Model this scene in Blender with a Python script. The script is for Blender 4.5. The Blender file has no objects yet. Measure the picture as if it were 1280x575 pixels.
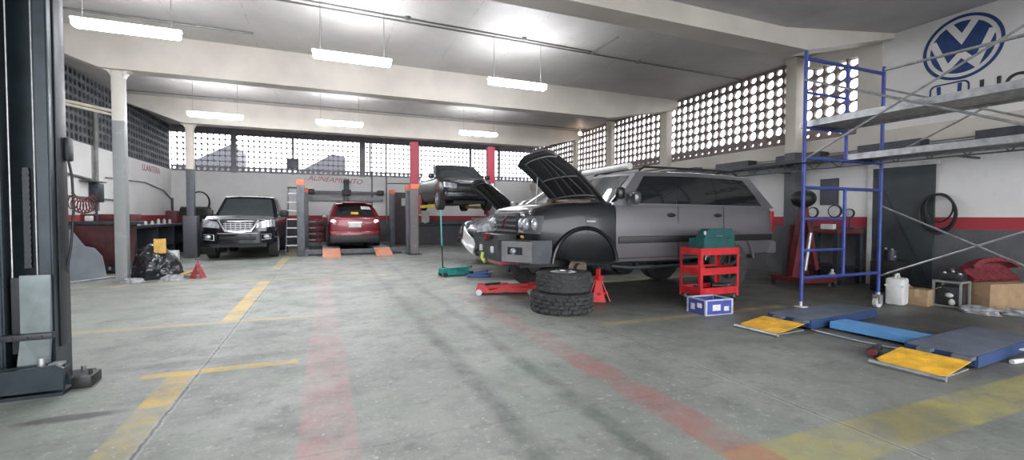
import bpy, bmesh, math, random
from mathutils import Vector, Matrix, noise
random.seed(7)
PI = math.pi
S = bpy.context.scene
COL = S.collection
R = math.radians

# ------------------------------------------------------------------ camera
F_PX = 571.8
yaw, pit, rol = R(22.41), R(-1.7513), R(0.1515)
fw = Vector((math.sin(yaw)*math.cos(pit), math.cos(yaw)*math.cos(pit), math.sin(pit)))
rt = Vector((math.cos(yaw), -math.sin(yaw), 0)); up = rt.cross(fw)
r2 = math.cos(rol)*rt + math.sin(rol)*up; u2 = -math.sin(rol)*rt + math.cos(rol)*up
cam = bpy.data.cameras.new('camera'); co = bpy.data.objects.new('camera', cam); COL.objects.link(co)
co.matrix_world = Matrix(((r2.x, u2.x, -fw.x, 0), (r2.y, u2.y, -fw.y, 0), (r2.z, u2.z, -fw.z, 1.3), (0, 0, 0, 1)))
cam.sensor_fit = 'HORIZONTAL'; cam.sensor_width = 36; cam.lens = F_PX/1280*36
cam.clip_start = 0.05; cam.clip_end = 200
S.camera = co
# ------------------------------------------------------------------ world, exposure
SKY_STRENGTH = 2.8
LAMP_STRENGTH = 42.0
w = bpy.data.worlds.new('world'); S.world = w; w.use_nodes = True
bg = w.node_tree.nodes['Background']; bg.inputs[0].default_value = (0.95, 0.97, 1.0, 1); bg.inputs[1].default_value = SKY_STRENGTH
S.view_settings.view_transform = 'Standard'; S.view_settings.look = 'None'
S.view_settings.gamma = 1; S.view_settings.use_curve_mapping = False
S.view_settings.exposure = 1.42

# ------------------------------------------------------------------ materials
MATS = {}
def nd(nt, typ, **kw):
    n = nt.nodes.new(typ)
    for k, v in kw.items(): setattr(n, k, v)
    return n
def mat(name, col, rough=.6, metal=0., var=.12, scale=6., bump=0., spec=.5, emit=None, es=0., alpha=1., coat=0., trans=0.):
    if name in MATS: return MATS[name]
    m = bpy.data.materials.new(name); m.use_nodes = True; nt = m.node_tree
    b = nt.nodes['Principled BSDF']
    tc = nd(nt, 'ShaderNodeTexCoord')
    nz = nd(nt, 'ShaderNodeTexNoise'); nz.inputs['Scale'].default_value = scale; nz.inputs['Detail'].default_value = 5
    nt.links.new(tc.outputs['Object'], nz.inputs['Vector'])
    mr = nd(nt, 'ShaderNodeMapRange'); mr.inputs[1].default_value = .3; mr.inputs[2].default_value = .7
    mr.inputs[3].default_value = 1-var; mr.inputs[4].default_value = 1+var
    nt.links.new(nz.outputs[0], mr.inputs[0])
    vm = nd(nt, 'ShaderNodeVectorMath', operation='SCALE'); vm.inputs[0].default_value = col[:3]
    nt.links.new(mr.outputs[0], vm.inputs['Scale'])
    nt.links.new(vm.outputs[0], b.inputs['Base Color'])
    b.inputs['Roughness'].default_value = rough; b.inputs['Metallic'].default_value = metal
    b.inputs['Specular IOR Level'].default_value = spec
    b.inputs['Coat Weight'].default_value = coat; b.inputs['Alpha'].default_value = alpha
    b.inputs['Transmission Weight'].default_value = trans
    if emit: b.inputs['Emission Color'].default_value = (*emit, 1); b.inputs['Emission Strength'].default_value = es
    if bump:
        bp = nd(nt, 'ShaderNodeBump'); bp.inputs['Strength'].default_value = bump; bp.inputs['Distance'].default_value = .02
        nt.links.new(nz.outputs[0], bp.inputs['Height']); nt.links.new(bp.outputs[0], b.inputs['Normal'])
    MATS[name] = m; return m

class NT:
    """small helper for writing value node chains"""
    def __init__(s, nt): s.nt = nt
    def m(s, op, a, b=None, c=None, clamp=False):
        n = nd(s.nt, 'ShaderNodeMath', operation=op); n.use_clamp = clamp
        for i, v in enumerate((a, b, c)):
            if v is None: continue
            if isinstance(v, (int, float)): n.inputs[i].default_value = v
            else: s.nt.links.new(v, n.inputs[i])
        return n.outputs[0]
    def mix(s, fac, a, b):
        n = nd(s.nt, 'ShaderNodeMix', data_type='RGBA')
        for i, v in ((0, fac), (6, a), (7, b)):
            if isinstance(v, (int, float)): n.inputs[i].default_value = v
            elif isinstance(v, tuple): n.inputs[i].default_value = (*v[:3], 1)
            else: s.nt.links.new(v, n.inputs[i])
        return n.outputs[2]
    def ramp(s, v, a, b, lo=0., hi=1.):
        n = nd(s.nt, 'ShaderNodeMapRange'); s.nt.links.new(v, n.inputs[0])
        n.inputs[1].default_value = a; n.inputs[2].default_value = b; n.inputs[3].default_value = lo; n.inputs[4].default_value = hi
        return n.outputs[0]
    def noise(s, vec, scale, detail=6, rough=.6):
        n = nd(s.nt, 'ShaderNodeTexNoise'); n.inputs['Scale'].default_value = scale; n.inputs['Detail'].default_value = detail
        n.inputs['Roughness'].default_value = rough; s.nt.links.new(vec, n.inputs['Vector']); return n.outputs[0]

def base_nodes(name):
    m = bpy.data.materials.new(name); m.use_nodes = True; nt = m.node_tree
    g = nd(nt, 'ShaderNodeNewGeometry'); sp = nd(nt, 'ShaderNodeSeparateXYZ'); nt.links.new(g.outputs['Position'], sp.inputs[0])
    return m, nt, NT(nt), nt.nodes['Principled BSDF'], g.outputs['Position'], sp.outputs[0], sp.outputs[1], sp.outputs[2]

def floor_material():
    m, nt, n, b, pos, X, Y, Z = base_nodes('floor_concrete')
    big = n.noise(pos, .55, 5, .6); mid = n.noise(pos, 2.2, 6, .65); fine = n.noise(pos, 14, 8, .7); grit = n.noise(pos, 60, 3, .6)
    c = n.mix(n.ramp(big, .35, .65), (.235, .25, .225), (.355, .365, .335))
    c = n.mix(n.ramp(mid, .44, .68, 0, .7), c, (.165, .18, .168))
    c = n.mix(n.ramp(fine, .56, .70, 0, .6), c, (.50, .51, .49))
    c = n.mix(n.ramp(fine, .30, .42, .45, 0), c, (.13, .14, .13))
    c = n.mix(n.ramp(grit, .60, .72, 0, .35), c, (.12, .13, .125))
    chip = n.noise(pos, 26, 4, .55)
    c = n.mix(n.m('MULTIPLY', n.ramp(chip, .64, .70, 0, .75), n.ramp(mid, .38, .55)), c, (.62, .63, .60))
    c = n.mix(n.m('MULTIPLY', n.ramp(chip, .30, .36, .6, 0), n.ramp(big, .45, .6)), c, (.09, .10, .095))
    lump = n.noise(pos, 5.5, 7, .7)
    c = n.mix(n.ramp(lump, .54, .66, 0, .5), c, (.12, .128, .118))
    c = n.mix(n.ramp(lump, .28, .40, .4, 0), c, (.46, .465, .44))
    # damp green tint
    c = n.mix(n.ramp(n.noise(pos, .9, 3), .5, .7, 0, .45), c, (.17, .235, .175))
    # right bay: oily concrete, its dimmer light also put into the darker colour
    c = n.mix(n.ramp(n.m('ADD', X, n.m('MULTIPLY', mid, 1.2)), 3.1, 6.0, 0, .78), c, (.080, .082, .074))
    wear = n.ramp(n.noise(pos, 7, 8, .75), .40, .62, 1., 0.)
    wear2 = n.ramp(n.noise(pos, 3.2, 7, .7), .36, .66, 1., .15)
    def rect(x0, x1, y0, y1, soft=.012):
        a = n.ramp(n.m('ABSOLUTE', n.m('SUBTRACT', X, (x0+x1)/2)), (x1-x0)/2-soft, (x1-x0)/2+soft, 1, 0)
        d = n.ramp(n.m('ABSOLUTE', n.m('SUBTRACT', Y, (y0+y1)/2)), (y1-y0)/2-soft, (y1-y0)/2+soft, 1, 0)
        return n.m('MULTIPLY', a, d)
    yel = (.66, .43, .06); pale = (.55, .41, .12)
    for (x0, x1, y0, y1, col, k, wr) in (
        (-1.17, -.98, 3.75, 4.5, yel, .95, wear2), (-1.17, -.98, 2.3, 3.75, pale, .6, wear), (-1.17, -.98, 6.5, 10.2, yel, .85, wear2),
        (-1.17, -.98, 12.3, 20, pale, .75, wear2),
        (-1.36, -.22, 4.42, 4.54, yel, .9, wear2), (-2.9, -.05, 6.39, 6.5, pale, .85, wear2), (-4.3, 1.3, 10.36, 10.48, pale, .8, wear2),
        (2.0, 7.5, 1.5, 1.85, (.42, .36, .09), .72, wear2), (3.1, 6.2, 4.55, 4.7, pale, .6, wear), (3.4, 8.0, 7.58, 7.72, pale, .8, wear2),
        (-.15, .18, 2.0, 5.3, (.47, .24, .23), .62, wear2), (-.13, .16, 5.3, 10.2, (.47, .26, .25), .35, wear2), (2.0, 2.29, 1.2, 3.7, (.40, .12, .11), .66, wear2), (2.0, 2.29, 3.7, 6.2, (.40, .15, .13), .42, wear), (2.0, 2.29, 6.2, 9.5, (.40, .15, .13), .25, wear)):
        c = n.mix(n.m('MULTIPLY', n.m('MULTIPLY', rect(x0, x1, y0, y1), wr), k), c, col)
    # slab joints
    wob = n.m('MULTIPLY', n.m('SUBTRACT', fine, .5), .05)
    for x in (3.0, -.96):
        d = n.m('ABSOLUTE', n.m('SUBTRACT', n.m('ADD', X, wob), x)); c = n.mix(n.m('MULTIPLY', n.ramp(d, .003, .011, .75, 0), n.ramp(mid, .3, .6, .4, 1)), c, (.06, .06, .06))
        c = n.mix(n.m('MULTIPLY', n.ramp(n.m('ABSOLUTE', n.m('SUBTRACT', d, .018)), 0, .012, .5, 0), wear), c, (.55, .56, .53))
    for y in (2.66, 5.9, 9.4, 13.0):
        d = n.m('ABSOLUTE', n.m('SUBTRACT', n.m('ADD', Y, n.m('MULTIPLY', n.m('SUBTRACT', mid, .5), .16)), y)); c = n.mix(n.m('MULTIPLY', n.ramp(d, .004, .015, .7, 0), n.m('MULTIPLY', wear, wear2)), c, (.11, .11, .11))
    # dark tyre tracks running towards the back
    for x, wd in ((1.08, .11), (1.62, .11)):
        d = n.m('ABSOLUTE', n.m('SUBTRACT', n.m('ADD', X, n.m('MULTIPLY', n.m('SUBTRACT', big, .5), .25)), x))
        c = n.mix(n.m('MULTIPLY', n.ramp(d, wd*.3, wd, .9, 0), n.m('MULTIPLY', wear2, n.ramp(Y, 2, 9, 1, .35))), c, (.075, .095, .085))
    # oil stains
    for (x, y, rx, ry, k) in ((-1.55, 3.75, .3, .07, .8), (-.9, 4.75, .9, .12, .3), (3.5, 1.7, .5, .25, .35), (4.6, 6.0, 1.6, .6, .5), (.6, 8.4, .8, .35, .2), (6.9, 3.2, 1.1, .55, .85)):
        dx = n.m('DIVIDE', n.m('SUBTRACT', X, x), rx); dy = n.m('DIVIDE', n.m('SUBTRACT', Y, y), ry)
        d = n.m('ADD', n.m('SQRT', n.m('ADD', n.m('MULTIPLY', dx, dx), n.m('MULTIPLY', dy, dy))), n.m('MULTIPLY', n.m('SUBTRACT', mid, .5), 1.4))
        c = n.mix(n.ramp(d, .6, 1.1, k, 0), c, (.045, .045, .045))
    nt.links.new(c, b.inputs['Base Color'])
    nt.links.new(n.ramp(mid, .3, .7, .38, .66), b.inputs['Roughness'])
    bp = nd(nt, 'ShaderNodeBump'); bp.inputs['Strength'].default_value = .45; bp.inputs['Distance'].default_value = .01
    nt.links.new(n.m('ADD', fine, n.m('MULTIPLY', grit, .4)), bp.inputs['Height']); nt.links.new(bp.outputs[0], b.inputs['Normal'])
    return m
def wall_material(name, white=(.72, .71, .70), s0=1.1, s1=1.3, low=(.075, .075, .08), red=(.36, .035, .05)):
    m, nt, n, b, pos, X, Y, Z = base_nodes(name)
    nz = n.noise(pos, 1.6, 6, .65); f = n.noise(pos, 9, 5, .6)
    c = n.mix(n.ramp(nz, .45, .75, 0, .35), white, tuple(v*.72 for v in white))
    c = n.mix(n.ramp(f, .60, .75, 0, .25), c, tuple(v*.6 for v in white))
    l = n.mix(n.ramp(nz, .4, .7), low, tuple(v*1.7 for v in low))
    c = n.mix(n.m('LESS_THAN', Z, s1), c, red); c = n.mix(n.m('LESS_THAN', Z, s0), c, l)
    nt.links.new(c, b.inputs['Base Color']); b.inputs['Roughness'].default_value = .7
    bp = nd(nt, 'ShaderNodeBump'); bp.inputs['Strength'].default_value = .2; bp.inputs['Distance'].default_value = .01
    nt.links.new(f, bp.inputs['Height']); nt.links.new(bp.outputs[0], b.inputs['Normal'])
    return m
def two_tone(name, top, low, z, rough=.55):
    m, nt, n, b, pos, X, Y, Z = base_nodes(name)
    nz = n.noise(pos, 5, 6, .7)
    t = n.mix(n.ramp(nz, .5, .75, 0, .4), top, tuple(v*.7 for v in top)); l = n.mix(n.ramp(nz, .55, .7, 0, .5), low, tuple(min(1, v*1.7) for v in low))
    nt.links.new(n.mix(n.m('LESS_THAN', Z, z), t, l), b.inputs['Base Color']); b.inputs['Roughness'].default_value = rough
    return m
def ceiling_material(name, col):
    m, nt, n, b, pos, X, Y, Z = base_nodes(name)
    nz = n.noise(pos, .9, 6, .6); f = n.noise(pos, 6, 5, .6)
    c = n.mix(n.ramp(nz, .35, .7), col, tuple(v*.78 for v in col))
    c = n.mix(n.ramp(f, .6, .8, 0, .3), c, tuple(v*.6 for v in col))
    fx = n.m('ABSOLUTE', n.m('SUBTRACT', n.m('FRACT', n.m('DIVIDE', X, 1.22)), .5))
    c = n.mix(n.m('MULTIPLY', n.ramp(fx, .490, .497, 0, .55), n.ramp(f, .42, .6)), c, tuple(v*.35 for v in col))
    nt.links.new(c, b.inputs['Base Color']); b.inputs['Roughness'].default_value = .55
    bp = nd(nt, 'ShaderNodeBump'); bp.inputs['Strength'].default_value = .15; bp.inputs['Distance'].default_value = .01
    nt.links.new(f, bp.inputs['Height']); nt.links.new(bp.outputs[0], b.inputs['Normal'])
    return m
def cardboard_like(name, col): return mat(name, col, .85, 0, .18, 9)

M_floor = floor_material()
M_wall = wall_material('painted_wall_white_red_grey')
M_ceil = ceiling_material('ceiling_concrete', (.49, .47, .45))
M_ceil_dark = ceiling_material('ceiling_bare_concrete', (.50, .49, .50))
M_cream = mat('cream_paint', (.55, .51, .455), .6, 0, .10, 1.5, .1)
M_colm = two_tone('column_cream_over_grey', (.55, .51, .44), (.085, .09, .10), 2.7)
M_colA = two_tone('column_white_over_grey', (.58, .55, .50), (.24, .255, .255), 3.1)
M_block = mat('screen_block_clay', (.20, .165, .155), .8, 0, .25, 5)
M_block_b = mat('screen_block_grey', (.26, .25, .27), .8, 0, .2, 5)
M_block_l = mat('screen_block_dark', (.11, .115, .125), .8, 0, .3, 5)
M_steel_d = mat('dark_painted_steel', (.030, .036, .044), .45, .2, .3, 8)
M_post = mat('lift_post_dark_green_steel', (.022, .034, .042), .33, .3, .35, 5)
M_post_l = mat('lift_carriage_plate_grey', (.17, .20, .205), .38, .5, .3, 4)
M_black = mat('black_plastic', (.012, .012, .013), .5, 0, .3, 10)
M_rub = mat('tyre_rubber', (.036, .036, .037), .8, 0, .35, 20, .2)
M_rim = mat('alloy_rim', (.42, .43, .45), .35, .8, .1, 6)
M_chrome = mat('chrome', (.75, .76, .78), .15, 1, .05, 6)
M_silver = mat('silver_paint', (.165, .16, .172), .32, .35, .05, 2, coat=.4)
M_blackp = mat('black_car_paint', (.012, .0125, .015), .28, .1, .15, 4, spec=.35, coat=.25)
M_greyp = mat('dark_grey_car_paint', (.075, .08, .09), .25, .3, .1, 4, coat=.6)
M_redp = mat('dark_red_car_paint', (.16, .008, .018), .25, .2, .1, 4, coat=.6)
M_navyp = mat('near_black_blue_car_paint', (.014, .014, .022), .2, .3, .1, 4, coat=.7)
M_glass = mat('tinted_car_glass', (.012, .014, .016), .06, 0, .05, 3, spec=.6)
M_glassl = mat('windshield_glass', (.05, .06, .06), .05, 0, .1, 3, spec=.8)
M_lampg = mat('headlight_lens', (.42, .44, .48), .12, .5, .45, 14, spec=.8)
M_tool = mat('tool_red_paint', (.52, .025, .03), .4, 0, .2, 8)
M_toold = mat('worn_dark_red_paint', (.115, .018, .022), .5, 0, .35, 6)
M_green = mat('toolbox_green', (.012, .085, .085), .45, 0, .2, 7)
M_teal = mat('jack_teal_paint', (.015, .24, .22), .45, .1, .25, 9)
M_blue = mat('scaffold_blue_paint', (.032, .055, .24), .45, .2, .25, 9)
M_lblue = mat('lift_beam_light_blue', (.10, .28, .56), .45, 0, .15, 4)
M_nblue = mat('lift_side_navy_blue', (.02, .045, .12), .5, 0, .25, 5)
M_deck = mat('lift_deck_blue_grey_steel', (.12, .145, .185), .55, .3, .25, 4, .1)
M_yel = mat('ramp_yellow_paint', (.72, .40, .03), .55, 0, .3, 9)
M_galv = mat('galvanised_steel', (.40, .41, .42), .42, .7, .25, 14)
M_plank = mat('weathered_scaffold_plank', (.42, .41, .39), .75, 0, .3, 12)
M_orange = mat('ramp_orange_paint', (.58, .27, .17), .6, 0, .12, 5)
M_orcap = mat('post_cap_orange', (.80, .18, .10), .6, 0, .1, 5)
M_gpost = mat('lift_post_mid_grey', (.11, .115, .13), .5, .2, .2, 5)
M_card = cardboard_like('cardboard', (.30, .20, .115))
M_cardl = cardboard_like('cardboard_yellow', (.60, .36, .10))
M_white = mat('white_plastic', (.55, .55, .54), .5, 0, .15, 6)
M_bagb = mat('black_bin_bag', (.012, .013, .016), .22, 0, .3, 5, spec=.7)
M_clear = mat('crumpled_clear_plastic', (.40, .41, .43), .3, 0, .5, 12, alpha=.8)
M_crate = mat('crate_blue_plastic', (.055, .07, .30), .5, 0, .2, 9)
M_crate_w = mat('crate_pale_edge', (.42, .45, .55), .5, 0, .2, 9)
M_print = mat('printed_white_label', (.62, .64, .66), .6, 0, .2, 20)
M_hose = mat('black_rubber_hose', (.015, .015, .016), .55, 0, .2, 10)
M_door = mat('dark_green_grey_door', (.032, .042, .044), .55, 0, .25, 3)
M_rdoor = mat('brown_grey_door', (.060, .045, .052), .5, 0, .2, 3)
M_lblk = mat('sign_paint_blue', (.015, .045, .15), .65, 0, .2, 12)
M_sblk = mat('sign_paint_black', (.05, .05, .06), .65, 0, .3, 12)
M_sred = mat('sign_paint_red', (.42, .10, .13), .65, 0, .45, 9)
M_swhite = mat('sign_panel_white', (.66, .65, .63), .6, 0, .06, 2)
M_panel = mat('leaning_blue_grey_sheet', (.22, .25, .28), .35, .4, .15, 3)
M_tail = mat('tail_lamp_lit', (.6, .02, .02), .3, emit=(1, .16, .14), es=16.)
M_tailr = mat('tail_lamp_red_lens', (.35, .01, .015), .2)
M_tube = mat('fluorescent_diffuser', (.9, .9, .9), .4, emit=(.93, .95, 1.0), es=LAMP_STRENGTH)
M_warm = mat('warm_bulb', (.9, .8, .6), .4, emit=(1, .72, .48), es=8.)
M_lampb = mat('lamp_housing_white', (.6, .6, .6), .5)
M_conduit = mat('conduit_grey', (.20, .195, .19), .55, .3, .2, 8)
M_cream2 = mat('pale_pipe_paint', (.55, .52, .42), .5, 0, .15, 8)
M_yelp = mat('yellow_lift_arm', (.42, .30, .03), .5, 0, .3, 6)
M_redcol = mat('red_column_paint', (.30, .035, .05), .55, 0, .15, 4)
M_liftcol = two_tone('lift_column_red_over_grey', (.30, .035, .055), (.17, .155, .16), 2.2)
M_outw = mat('outside_wall_grey', (.16, .16, .17), .8, 0, .2, 1)
M_brake = mat('rusty_brake_steel', (.13, .10, .085), .6, .5, .35, 14)
M_green_y = mat('tow_hook_lime', (.45, .62, .12), .5)
M_glovy = mat('pale_glove_cloth', (.55, .47, .33), .9, 0, .2, 20)
M_gauge = mat('gauge_face', (.50, .51, .50), .4, 0, .2, 30)
M_clothr = mat('dark_red_bag_cloth', (.13, .015, .02), .8, 0, .5, 18)

# ------------------------------------------------------------------ mesh helpers
class MB:
    def __init__(s): s.bm = bmesh.new(); s.M = Matrix.Identity(4)
    def _add(s, vs, fs):
        v = [s.bm.verts.new(s.M @ Vector(p)) for p in vs]
        for f in fs:
            try: s.bm.faces.new([v[i] for i in f])
            except ValueError: pass
        return v
    def box(s, x0, x1, y0, y1, z0, z1, rot=None, bev=0.):
        c = Vector(((x0+x1)/2, (y0+y1)/2, (z0+z1)/2)); h = Vector((abs(x1-x0)/2, abs(y1-y0)/2, abs(z1-z0)/2))
        if bev > 0:
            t = bmesh.new(); bmesh.ops.create_cube(t, size=1)
            for v in t.verts: v.co = Vector((v.co.x*2*h.x, v.co.y*2*h.y, v.co.z*2*h.z))
            bmesh.ops.bevel(t, geom=t.edges[:], offset=min(bev, .45*2*min(h)), segments=2, affect='EDGES', profile=.5)
            t.verts.ensure_lookup_table(); t.verts.index_update()
            vs = [c+((rot @ v.co) if rot else v.co) for v in t.verts]; fs = [[v.index for v in f.verts] for f in t.faces]; t.free()
            return s._add(vs, fs)
        vs = [Vector((sx*h.x, sy*h.y, sz*h.z)) for sz in (-1, 1) for sy in (-1, 1) for sx in (-1, 1)]
        vs = [c+((rot @ v) if rot else v) for v in vs]
        return s._add(vs, [(0, 2, 3, 1), (4, 5, 7, 6), (0, 1, 5, 4), (2, 6, 7, 3), (0, 4, 6, 2), (1, 3, 7, 5)])
    def tube(s, pts, r, n=10, cap=True):
        pts = [Vector(p) for p in pts]; rings = []; prev = None
        rs = r if isinstance(r, (list, tuple)) else [r]*len(pts)
        for i, p in enumerate(pts):
            d = (pts[min(i+1, len(pts)-1)]-pts[max(i-1, 0)]).normalized()
            if prev is None:
                a = Vector((0, 0, 1)) if abs(d.z) < .9 else Vector((1, 0, 0)); a = (a-d*a.dot(d)).normalized()
            else: a = (prev-d*prev.dot(d)); a = a.normalized() if a.length > 1e-6 else prev
            prev = a; b = d.cross(a)
            rings.append([p+rs[i]*(math.cos(2*PI*k/n)*a+math.sin(2*PI*k/n)*b) for k in range(n)])
        return s.loft(rings, cap)
    def loft(s, rings, cap=True, closed=True):
        n = len(rings[0]); vs = [p for r in rings for p in r]; fs = []
        for i in range(len(rings)-1):
            for k in range(n if closed else n-1):
                a, b = i*n+k, i*n+(k+1) % n
                fs.append((a, b, b+n, a+n))
        if cap: fs.append(tuple(range(n))[::-1]); fs.append(tuple(range((len(rings)-1)*n, len(rings)*n)))
        return s._add(vs, fs)
    def bar(s, p0, p1, w, h, upv=(0, 0, 1)):
        p0, p1 = Vector(p0), Vector(p1); d = (p1-p0).normalized(); u = Vector(upv); u = (u-d*u.dot(d))
        if u.length < 1e-4: u = Vector((1, 0, 0)); u = u-d*u.dot(d)
        u.normalize(); sd = d.cross(u)
        q = [(-1, -1), (1, -1), (1, 1), (-1, 1)]
        return s.loft([[p+sd*a*w/2+u*b*h/2 for a, b in q] for p in (p0, p1)])
    def lathe(s, prof, origin=(0, 0, 0), axis='z', n=32, cap=True):
        o = Vector(origin); rings = []
        for rr, h in prof:
            ring = []
            for k in range(n):
                a = 2*PI*k/n; x, y = rr*math.cos(a), rr*math.sin(a)
                ring.append(o+(Vector((x, y, h)) if axis == 'z' else Vector((h, x, y)) if axis == 'x' else Vector((y, h, x))))
            rings.append(ring)
        return s.loft(rings, cap)
    def cyl(s, p0, p1, r, n=16): return s.tube([p0, p1], r, n)
    def prism(s, poly, fn, d0, d1):
        n = len(poly); vs = [Vector(fn(a, b, d0)) for a, b in poly]+[Vector(fn(a, b, d1)) for a, b in poly]
        return s._add(vs, [tuple(range(n))[::-1], tuple(range(n, 2*n))]+[(i, (i+1) % n, n+(i+1) % n, n+i) for i in range(n)])
    def ball(s, c, rx, ry=None, rz=None, sub=2):
        ry = ry or rx; rz = rz or rx; t = bmesh.new(); bmesh.ops.create_icosphere(t, subdivisions=sub, radius=1)
        t.verts.ensure_lookup_table(); t.verts.index_update(); c = Vector(c)
        vs = [c+Vector((v.co.x*rx, v.co.y*ry, v.co.z*rz)) for v in t.verts]; fs = [[v.index for v in f.verts] for f in t.faces]; t.free()
        return s._add(vs, fs)
    def patch(s, fn, nu, nv, thick=.006):
        """solid sheet from fn(u,v)->Vector, thickened along its normal"""
        g = [[Vector(fn(i/nu, j/nv)) for j in range(nv+1)] for i in range(nu+1)]; vs = []; e = []
        for i in range(nu+1):
            for j in range(nv+1):
                a = g[min(i+1, nu)][j]-g[max(i-1, 0)][j]; b = g[i][min(j+1, nv)]-g[i][max(j-1, 0)]; nn = a.cross(b)
                nn = nn.normalized() if nn.length > 1e-9 else Vector((0, 0, 1))
                vs.append(g[i][j]+nn*thick); e.append(g[i][j]-nn*thick)
        k = len(vs); w_ = nv+1; fs = []
        for i in range(nu):
            for j in range(nv):
                a = i*w_+j; fs.append((a, a+w_, a+w_+1, a+1)); fs.append((k+a, k+a+1, k+a+w_+1, k+a+w_))
        edge = [i*w_ for i in range(nu+1)]+[nu*w_+j for j in range(1, nv+1)]+[i*w_+nv for i in range(nu-1, -1, -1)]+[j for j in range(nv-1, 0, -1)]
        for a, b in zip(edge, edge[1:]+edge[:1]): fs.append((a, k+a, k+b, b))
        return s._add(vs+e, fs)
    def build(s, name, material, parent=None, smooth=35, loc=None, rotz=0):
        me = bpy.data.meshes.new(name)
        bmesh.ops.recalc_face_normals(s.bm, faces=s.bm.faces[:])
        s.bm.to_mesh(me); s.bm.free()
        if material: me.materials.append(material)
        if smooth:
            for p in me.polygons: p.use_smooth = True
            me.set_sharp_from_angle(angle=R(smooth))
        o = bpy.data.objects.new(name, me); COL.objects.link(o)
        if parent: o.parent = parent
        if loc: o.location = loc
        o.rotation_euler.z = rotz
        return o
def thing(name, label, cat, loc=(0, 0, 0), rotz=0, group=None):
    o = bpy.data.objects.new(name, None); COL.objects.link(o); o.location = loc; o.rotation_euler.z = rotz; o.empty_display_size = .1
    return tag(o, label, cat, group)
def tag(o, label, cat, group=None):
    o['label'] = label; o['category'] = cat
    if group: o['group'] = group
    return o
def struct(o): o['kind'] = 'structure'; return o
def copy_tree(o, parent=None):
    c = o.copy(); COL.objects.link(c)
    if parent: c.parent = parent
    for ch in list(o.children): copy_tree(ch, c)
    return c
def sbox(name, m, *a): b = MB(); b.box(*a); return struct(b.build(name, m, smooth=0))
def text_mesh(body, size, name, m, parent, fn, depth=.004, shear=0., bold=0.):
    cu = bpy.data.curves.new('lettering', 'FONT'); cu.body = body; cu.size = size; cu.extrude = 0; cu.offset = bold; cu.shear = shear
    to = bpy.data.objects.new('lettering', cu); COL.objects.link(to)
    dg = bpy.context.evaluated_depsgraph_get(); me = bpy.data.meshes.new_from_object(to.evaluated_get(dg))
    bpy.data.objects.remove(to)
    bm = bmesh.new(); bm.from_mesh(me); bpy.data.meshes.remove(me)
    ge = bmesh.ops.extrude_face_region(bm, geom=bm.faces[:])
    for v in [g for g in ge['geom'] if isinstance(g, bmesh.types.BMVert)]: v.co.z += depth
    for v in bm.verts: v.co = Vector(fn(v.co.x, v.co.y, v.co.z))
    b = MB(); b.bm.free(); b.bm = bm
    return b.build(name, m, parent, smooth=0)

# ------------------------------------------------------------------ room
XL, XR, YB, YF = -5.4, 9.85, 21.3, -4.0
ZC = 4.78
sbox('floor', M_floor, XL-.25, XR+.25, YF, YB+.25, -.15, 0)
sbox('wall_left', M_wall, XL-.2, XL, YF, YB, 0, 3.05)
sbox('wall_back', M_wall, XL-.2, XR+.2, YB, YB+.2, 0, 3.03)
sbox('wall_right', M_wall, XR, XR+.2, YF, YB, 0, 2.95)
sbox('ceiling', M_ceil, XL-.25, XR+.25, 5.25, YB+.25, ZC, ZC+.2)
def front_ceiling():
    b = MB(); b.prism([(XL-.25, 4.37), (6.95, 4.37), (XR+.25, 4.74), (XR+.25, 4.98), (XL-.25, 4.98)], lambda a, c, d: (a, d, c), YF, 5.25)
    return struct(b.build('ceiling_front', M_ceil_dark, smooth=0))
front_ceiling()
def beam(name, y0, y1, zb, xa, xb, zend_l, zend_r):
    b = MB(); b.prism([(XL, zend_l), (xa, zb), (xb, zb), (XR, zend_r), (XR, ZC), (XL, ZC)], lambda a, c, d: (a, d, c), y0, y1)
    return struct(b.build(name, M_cream, smooth=0))
beam('beam_front', 5.25, 5.65, 4.08, -3.9, 7.5, 4.6, 4.62)
beam('beam_middle', 10.9, 11.25, 4.06, -3.85, 7.4, 4.62, 4.5)
beam('beam_back', 16.45, 16.9, 4.06, -3.85, 8.0, 4.6, 4.5)
def screen(name, m, fn, nu, nv, pu, pv, rfun, thick=.12, sq=2.0):
    """perforated block screen: nu x nv tiles with real holes; fn(u,v,d)->xyz"""
    bm = bmesh.new(); K = 16
    ang = [2*PI*k/K+PI/4 for k in range(K)]
    for i in range(nu):
        for j in range(nv):
            cu, cv = (i+.5)*pu, (j+.5)*pv; ru, rv = rfun(i, j)
            loops = []
            for d in (0, thick):
                out = []; inn = []
                for a in ang:
                    ca, sa = math.cos(a), math.sin(a); k = 1/max(abs(ca), abs(sa))
                    out.append(bm.verts.new(fn(cu+ca*k*pu/2, cv+sa*k*pv/2, d)))
                    q = (abs(ca)**sq+abs(sa)**sq)**(-1/sq)
                    inn.append(bm.verts.new(fn(cu+ca*q*ru, cv+sa*q*rv, d)))
                loops.append((out, inn))
            (o0, i0), (o1, i1) = loops
            for k in range(K):
                l = (k+1) % K
                bm.faces.new((o0[k], o0[l], i0[l], i0[k])); bm.faces.new((o1[l], o1[k], i1[k], i1[l])); bm.faces.new((i0[k], i0[l], i1[l], i1[k]))
    b = MB(); b.bm.free(); b.bm = bm
    return struct(b.build(name, m, smooth=0))
rr = random.Random(3)
def r_right(i, j):
    a, c = (.108, .106) if i % 2 == 0 else (.092, .098)
    if j == 0: return (.05, .04)
    if j == 7: return (a*.85, .075)
    return (a, c)
PR = 11.2/48
screen('wall_right_block_screen', M_block, lambda u, v, d: (XR+.02+d, 5.85+u, 2.95+v), 66, 8, PR, .229, r_right, .075, 2.2)
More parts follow.
